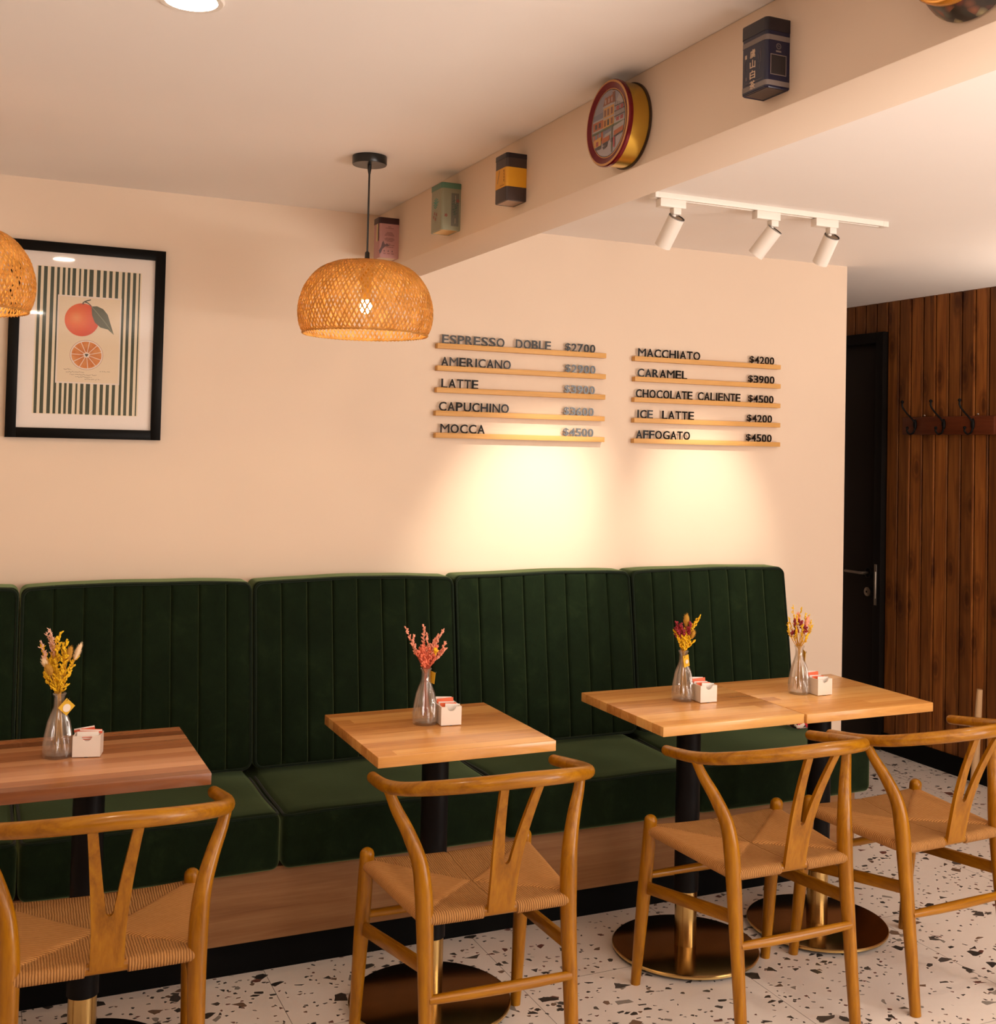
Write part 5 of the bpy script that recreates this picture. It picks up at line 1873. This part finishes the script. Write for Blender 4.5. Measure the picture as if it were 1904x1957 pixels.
q([(0.36, 0.42), (0.66, 0.76), (0.72, 0.70), (0.40, 0.36)], 6)
for k in range(7):
    qr(0.42 + 0.075 * k, 0.445 + 0.075 * k, 0.02, 0.58 - 0.03 * k, 4)
for t_ in (0.08, 0.24, 0.40):
    qr(0.37, 0.95, t_, t_ + 0.035, 4)
for a in (0.48, 0.72):
    qr(a, a + 0.16, 0.26, 0.38, 9); qr(a, a + 0.16, -0.05, 0.06, 9)
q([(-0.30, -0.20), (0.22, -0.18), (0.22, -0.34), (-0.24, -0.38)], 7); q([(-0.16, -0.30), (0.22, -0.27), (0.22, -0.36), (-0.24, -0.40)], 6)
q([(0.34, -0.18), (0.95, -0.12), (0.94, -0.26), (0.34, -0.32)], 6); qr(0.36, 0.90, -0.46, -0.32, 2, 0.1); qr(0.36, 0.86, -0.50, -0.46, 4, 0.1)
qr(-0.86, -0.40, -0.62, -0.36, 3, 0.1); qr(-0.70, -0.56, -0.56, -0.42, 9); qr(-0.80, -0.40, -0.72, -0.62, 4, 0.1); qr(-0.34, 0.10, -0.55, -0.40, 2, 0.05); qr(-0.28, 0.0, -0.62, -0.55, 4)
q([(-0.30, -0.66), (-0.02, -0.60), (-0.04, -0.68), (-0.24, -0.74)], 4)
qr(0.215, 0.275, -0.92, -0.16, 8); qr(0.19, 0.30, -0.62, -0.50, 4); qr(0.33, 0.43, -0.80, -0.50, 9)
obj('lid_picture', bm, ME, rtin, smooth=False)

# flared round tin at the top right
t = NT('floral_print')
v = t.coord('Object')
vo = t.n('ShaderNodeTexVoronoi'); vo.inputs['Scale'].default_value = 70
t.l(v, vo.inputs['Vector'])
sp = t.n('ShaderNodeSeparateColor'); t.l(vo.outputs['Color'], sp.inputs[0])
c = t.ramp(sp.outputs[0], [(0, (0.02, 0.018, 0.016)), (0.35, (0.24, 0.05, 0.03)), (0.55, (0.40, 0.33, 0.18)), (0.7, (0.05, 0.06, 0.045)), (0.88, (0.30, 0.11, 0.06))], 'CONSTANT')
t.bsdf(t.mix(t.math('MULTIPLY', vo.outputs['Distance'], 1.2), c, (0.04, 0.03, 0.025)), 0.3)
MATS['floral_print'] = t.m
simple('amber_lid', (0.55, 0.22, 0.02), 0.25, 0.5); simple('russet_lid', (0.17, 0.028, 0.008), 0.3, 0.3)
ft = thing('floral_tin', 'round floral tin with an amber rimmed russet lid at the top right corner', 'tin', (B0, -2.655, 2.243), 0, 'tins fixed along the beam')
bm = bmesh.new(); lathe(bm, [(0.0001, 0.0005), (0.098, 0.0005), (0.1005, 0.004), (0.098, 0.010), (0.088, 0.030), (0.083, 0.036)], 64, axis='x'); obj('side_wall', bm, 'floral_print', ft)
bm = bmesh.new()
lathe(bm, [(0.083, 0.034), (0.0845, 0.038), (0.0845, 0.050), (0.0825, 0.054), (0.0770, 0.0555), (0.072, 0.054)], 64, axis='x', mi=0)
lathe(bm, [(0.072, 0.054), (0.068, 0.0525), (0.0655, 0.054)], 64, axis='x', mi=1); lathe(bm, [(0.0655, 0.054), (0.060, 0.051)], 64, axis='x', mi=0)
lathe(bm, [(0.060, 0.051), (0.0001, 0.0505)], 64, axis='x', mi=1)
obj('lid', bm, ['amber_lid', 'russet_lid'], ft)

# ------------------------------------------------------------------ coat rack and wooden pole on the boarded wall
rack = thing('coat_rack', 'reddish wooden coat rack with three black hooks on the boarded wall', 'coat rack', (0, 0, 0))
bm = bmesh.new(); box(bm, (XW - 0.020, 0.058, 1.632), (XW - 0.0005, 0.640, 1.722), 0.005); obj('rack_board', bm, 'red_brown_wood', rack)
for hy in (0.548, 0.360, 0.180):
    bm = bmesh.new()
    x = XW - 0.020
    ellipsoid(bm, (x - 0.003, hy, 1.683), (0, 0, 1), 0.028, 0.0105, 0, 2)
    tube(bm, spline([(x - 0.004, hy, 1.690), (x - 0.022, hy + 0.003, 1.712), (x - 0.055, hy + 0.004, 1.738), (x - 0.082, hy + 0.005, 1.768), (x - 0.084, hy + 0.005, 1.790)], 4), 0.0045, 8)
    ellipsoid(bm, (x - 0.084, hy + 0.005, 1.794), (0, 0, 1), 0.0085, 0.0085, 0, 2)
    tube(bm, spline([(x - 0.004, hy, 1.668), (x - 0.014, hy, 1.642), (x - 0.038, hy, 1.634), (x - 0.056, hy, 1.648), (x - 0.055, hy, 1.660)], 4), 0.0045, 8)
    ellipsoid(bm, (x - 0.055, hy, 1.664), (0, 0, 1), 0.008, 0.008, 0, 2)
    obj('hook', bm, 'black_metal', rack)
for hy, hz in ((0.507, 1.728), (0.170, 1.730)):
    bm = bmesh.new(); ellipsoid(bm, (XW - 0.002, hy, hz), (1, 0, 0), 0.003, 0.006, 0, 2); obj('screw', bm, 'chrome', rack)

bm = bmesh.new()
tube(bm, spline([(XW - 0.065, 0.112, 0.0), (XW - 0.055, 0.110, 0.18), (XW - 0.045, 0.108, 0.36), (XW - 0.040, 0.107, 0.447)], 4), [0.0190 - 0.0005 * k for k in range(13)], 14)
o = obj('wooden_post', bm, 'pale_stick_wood')
tag(o, 'short pale tapered wooden post standing against the boarded wall behind the right chair', 'post')
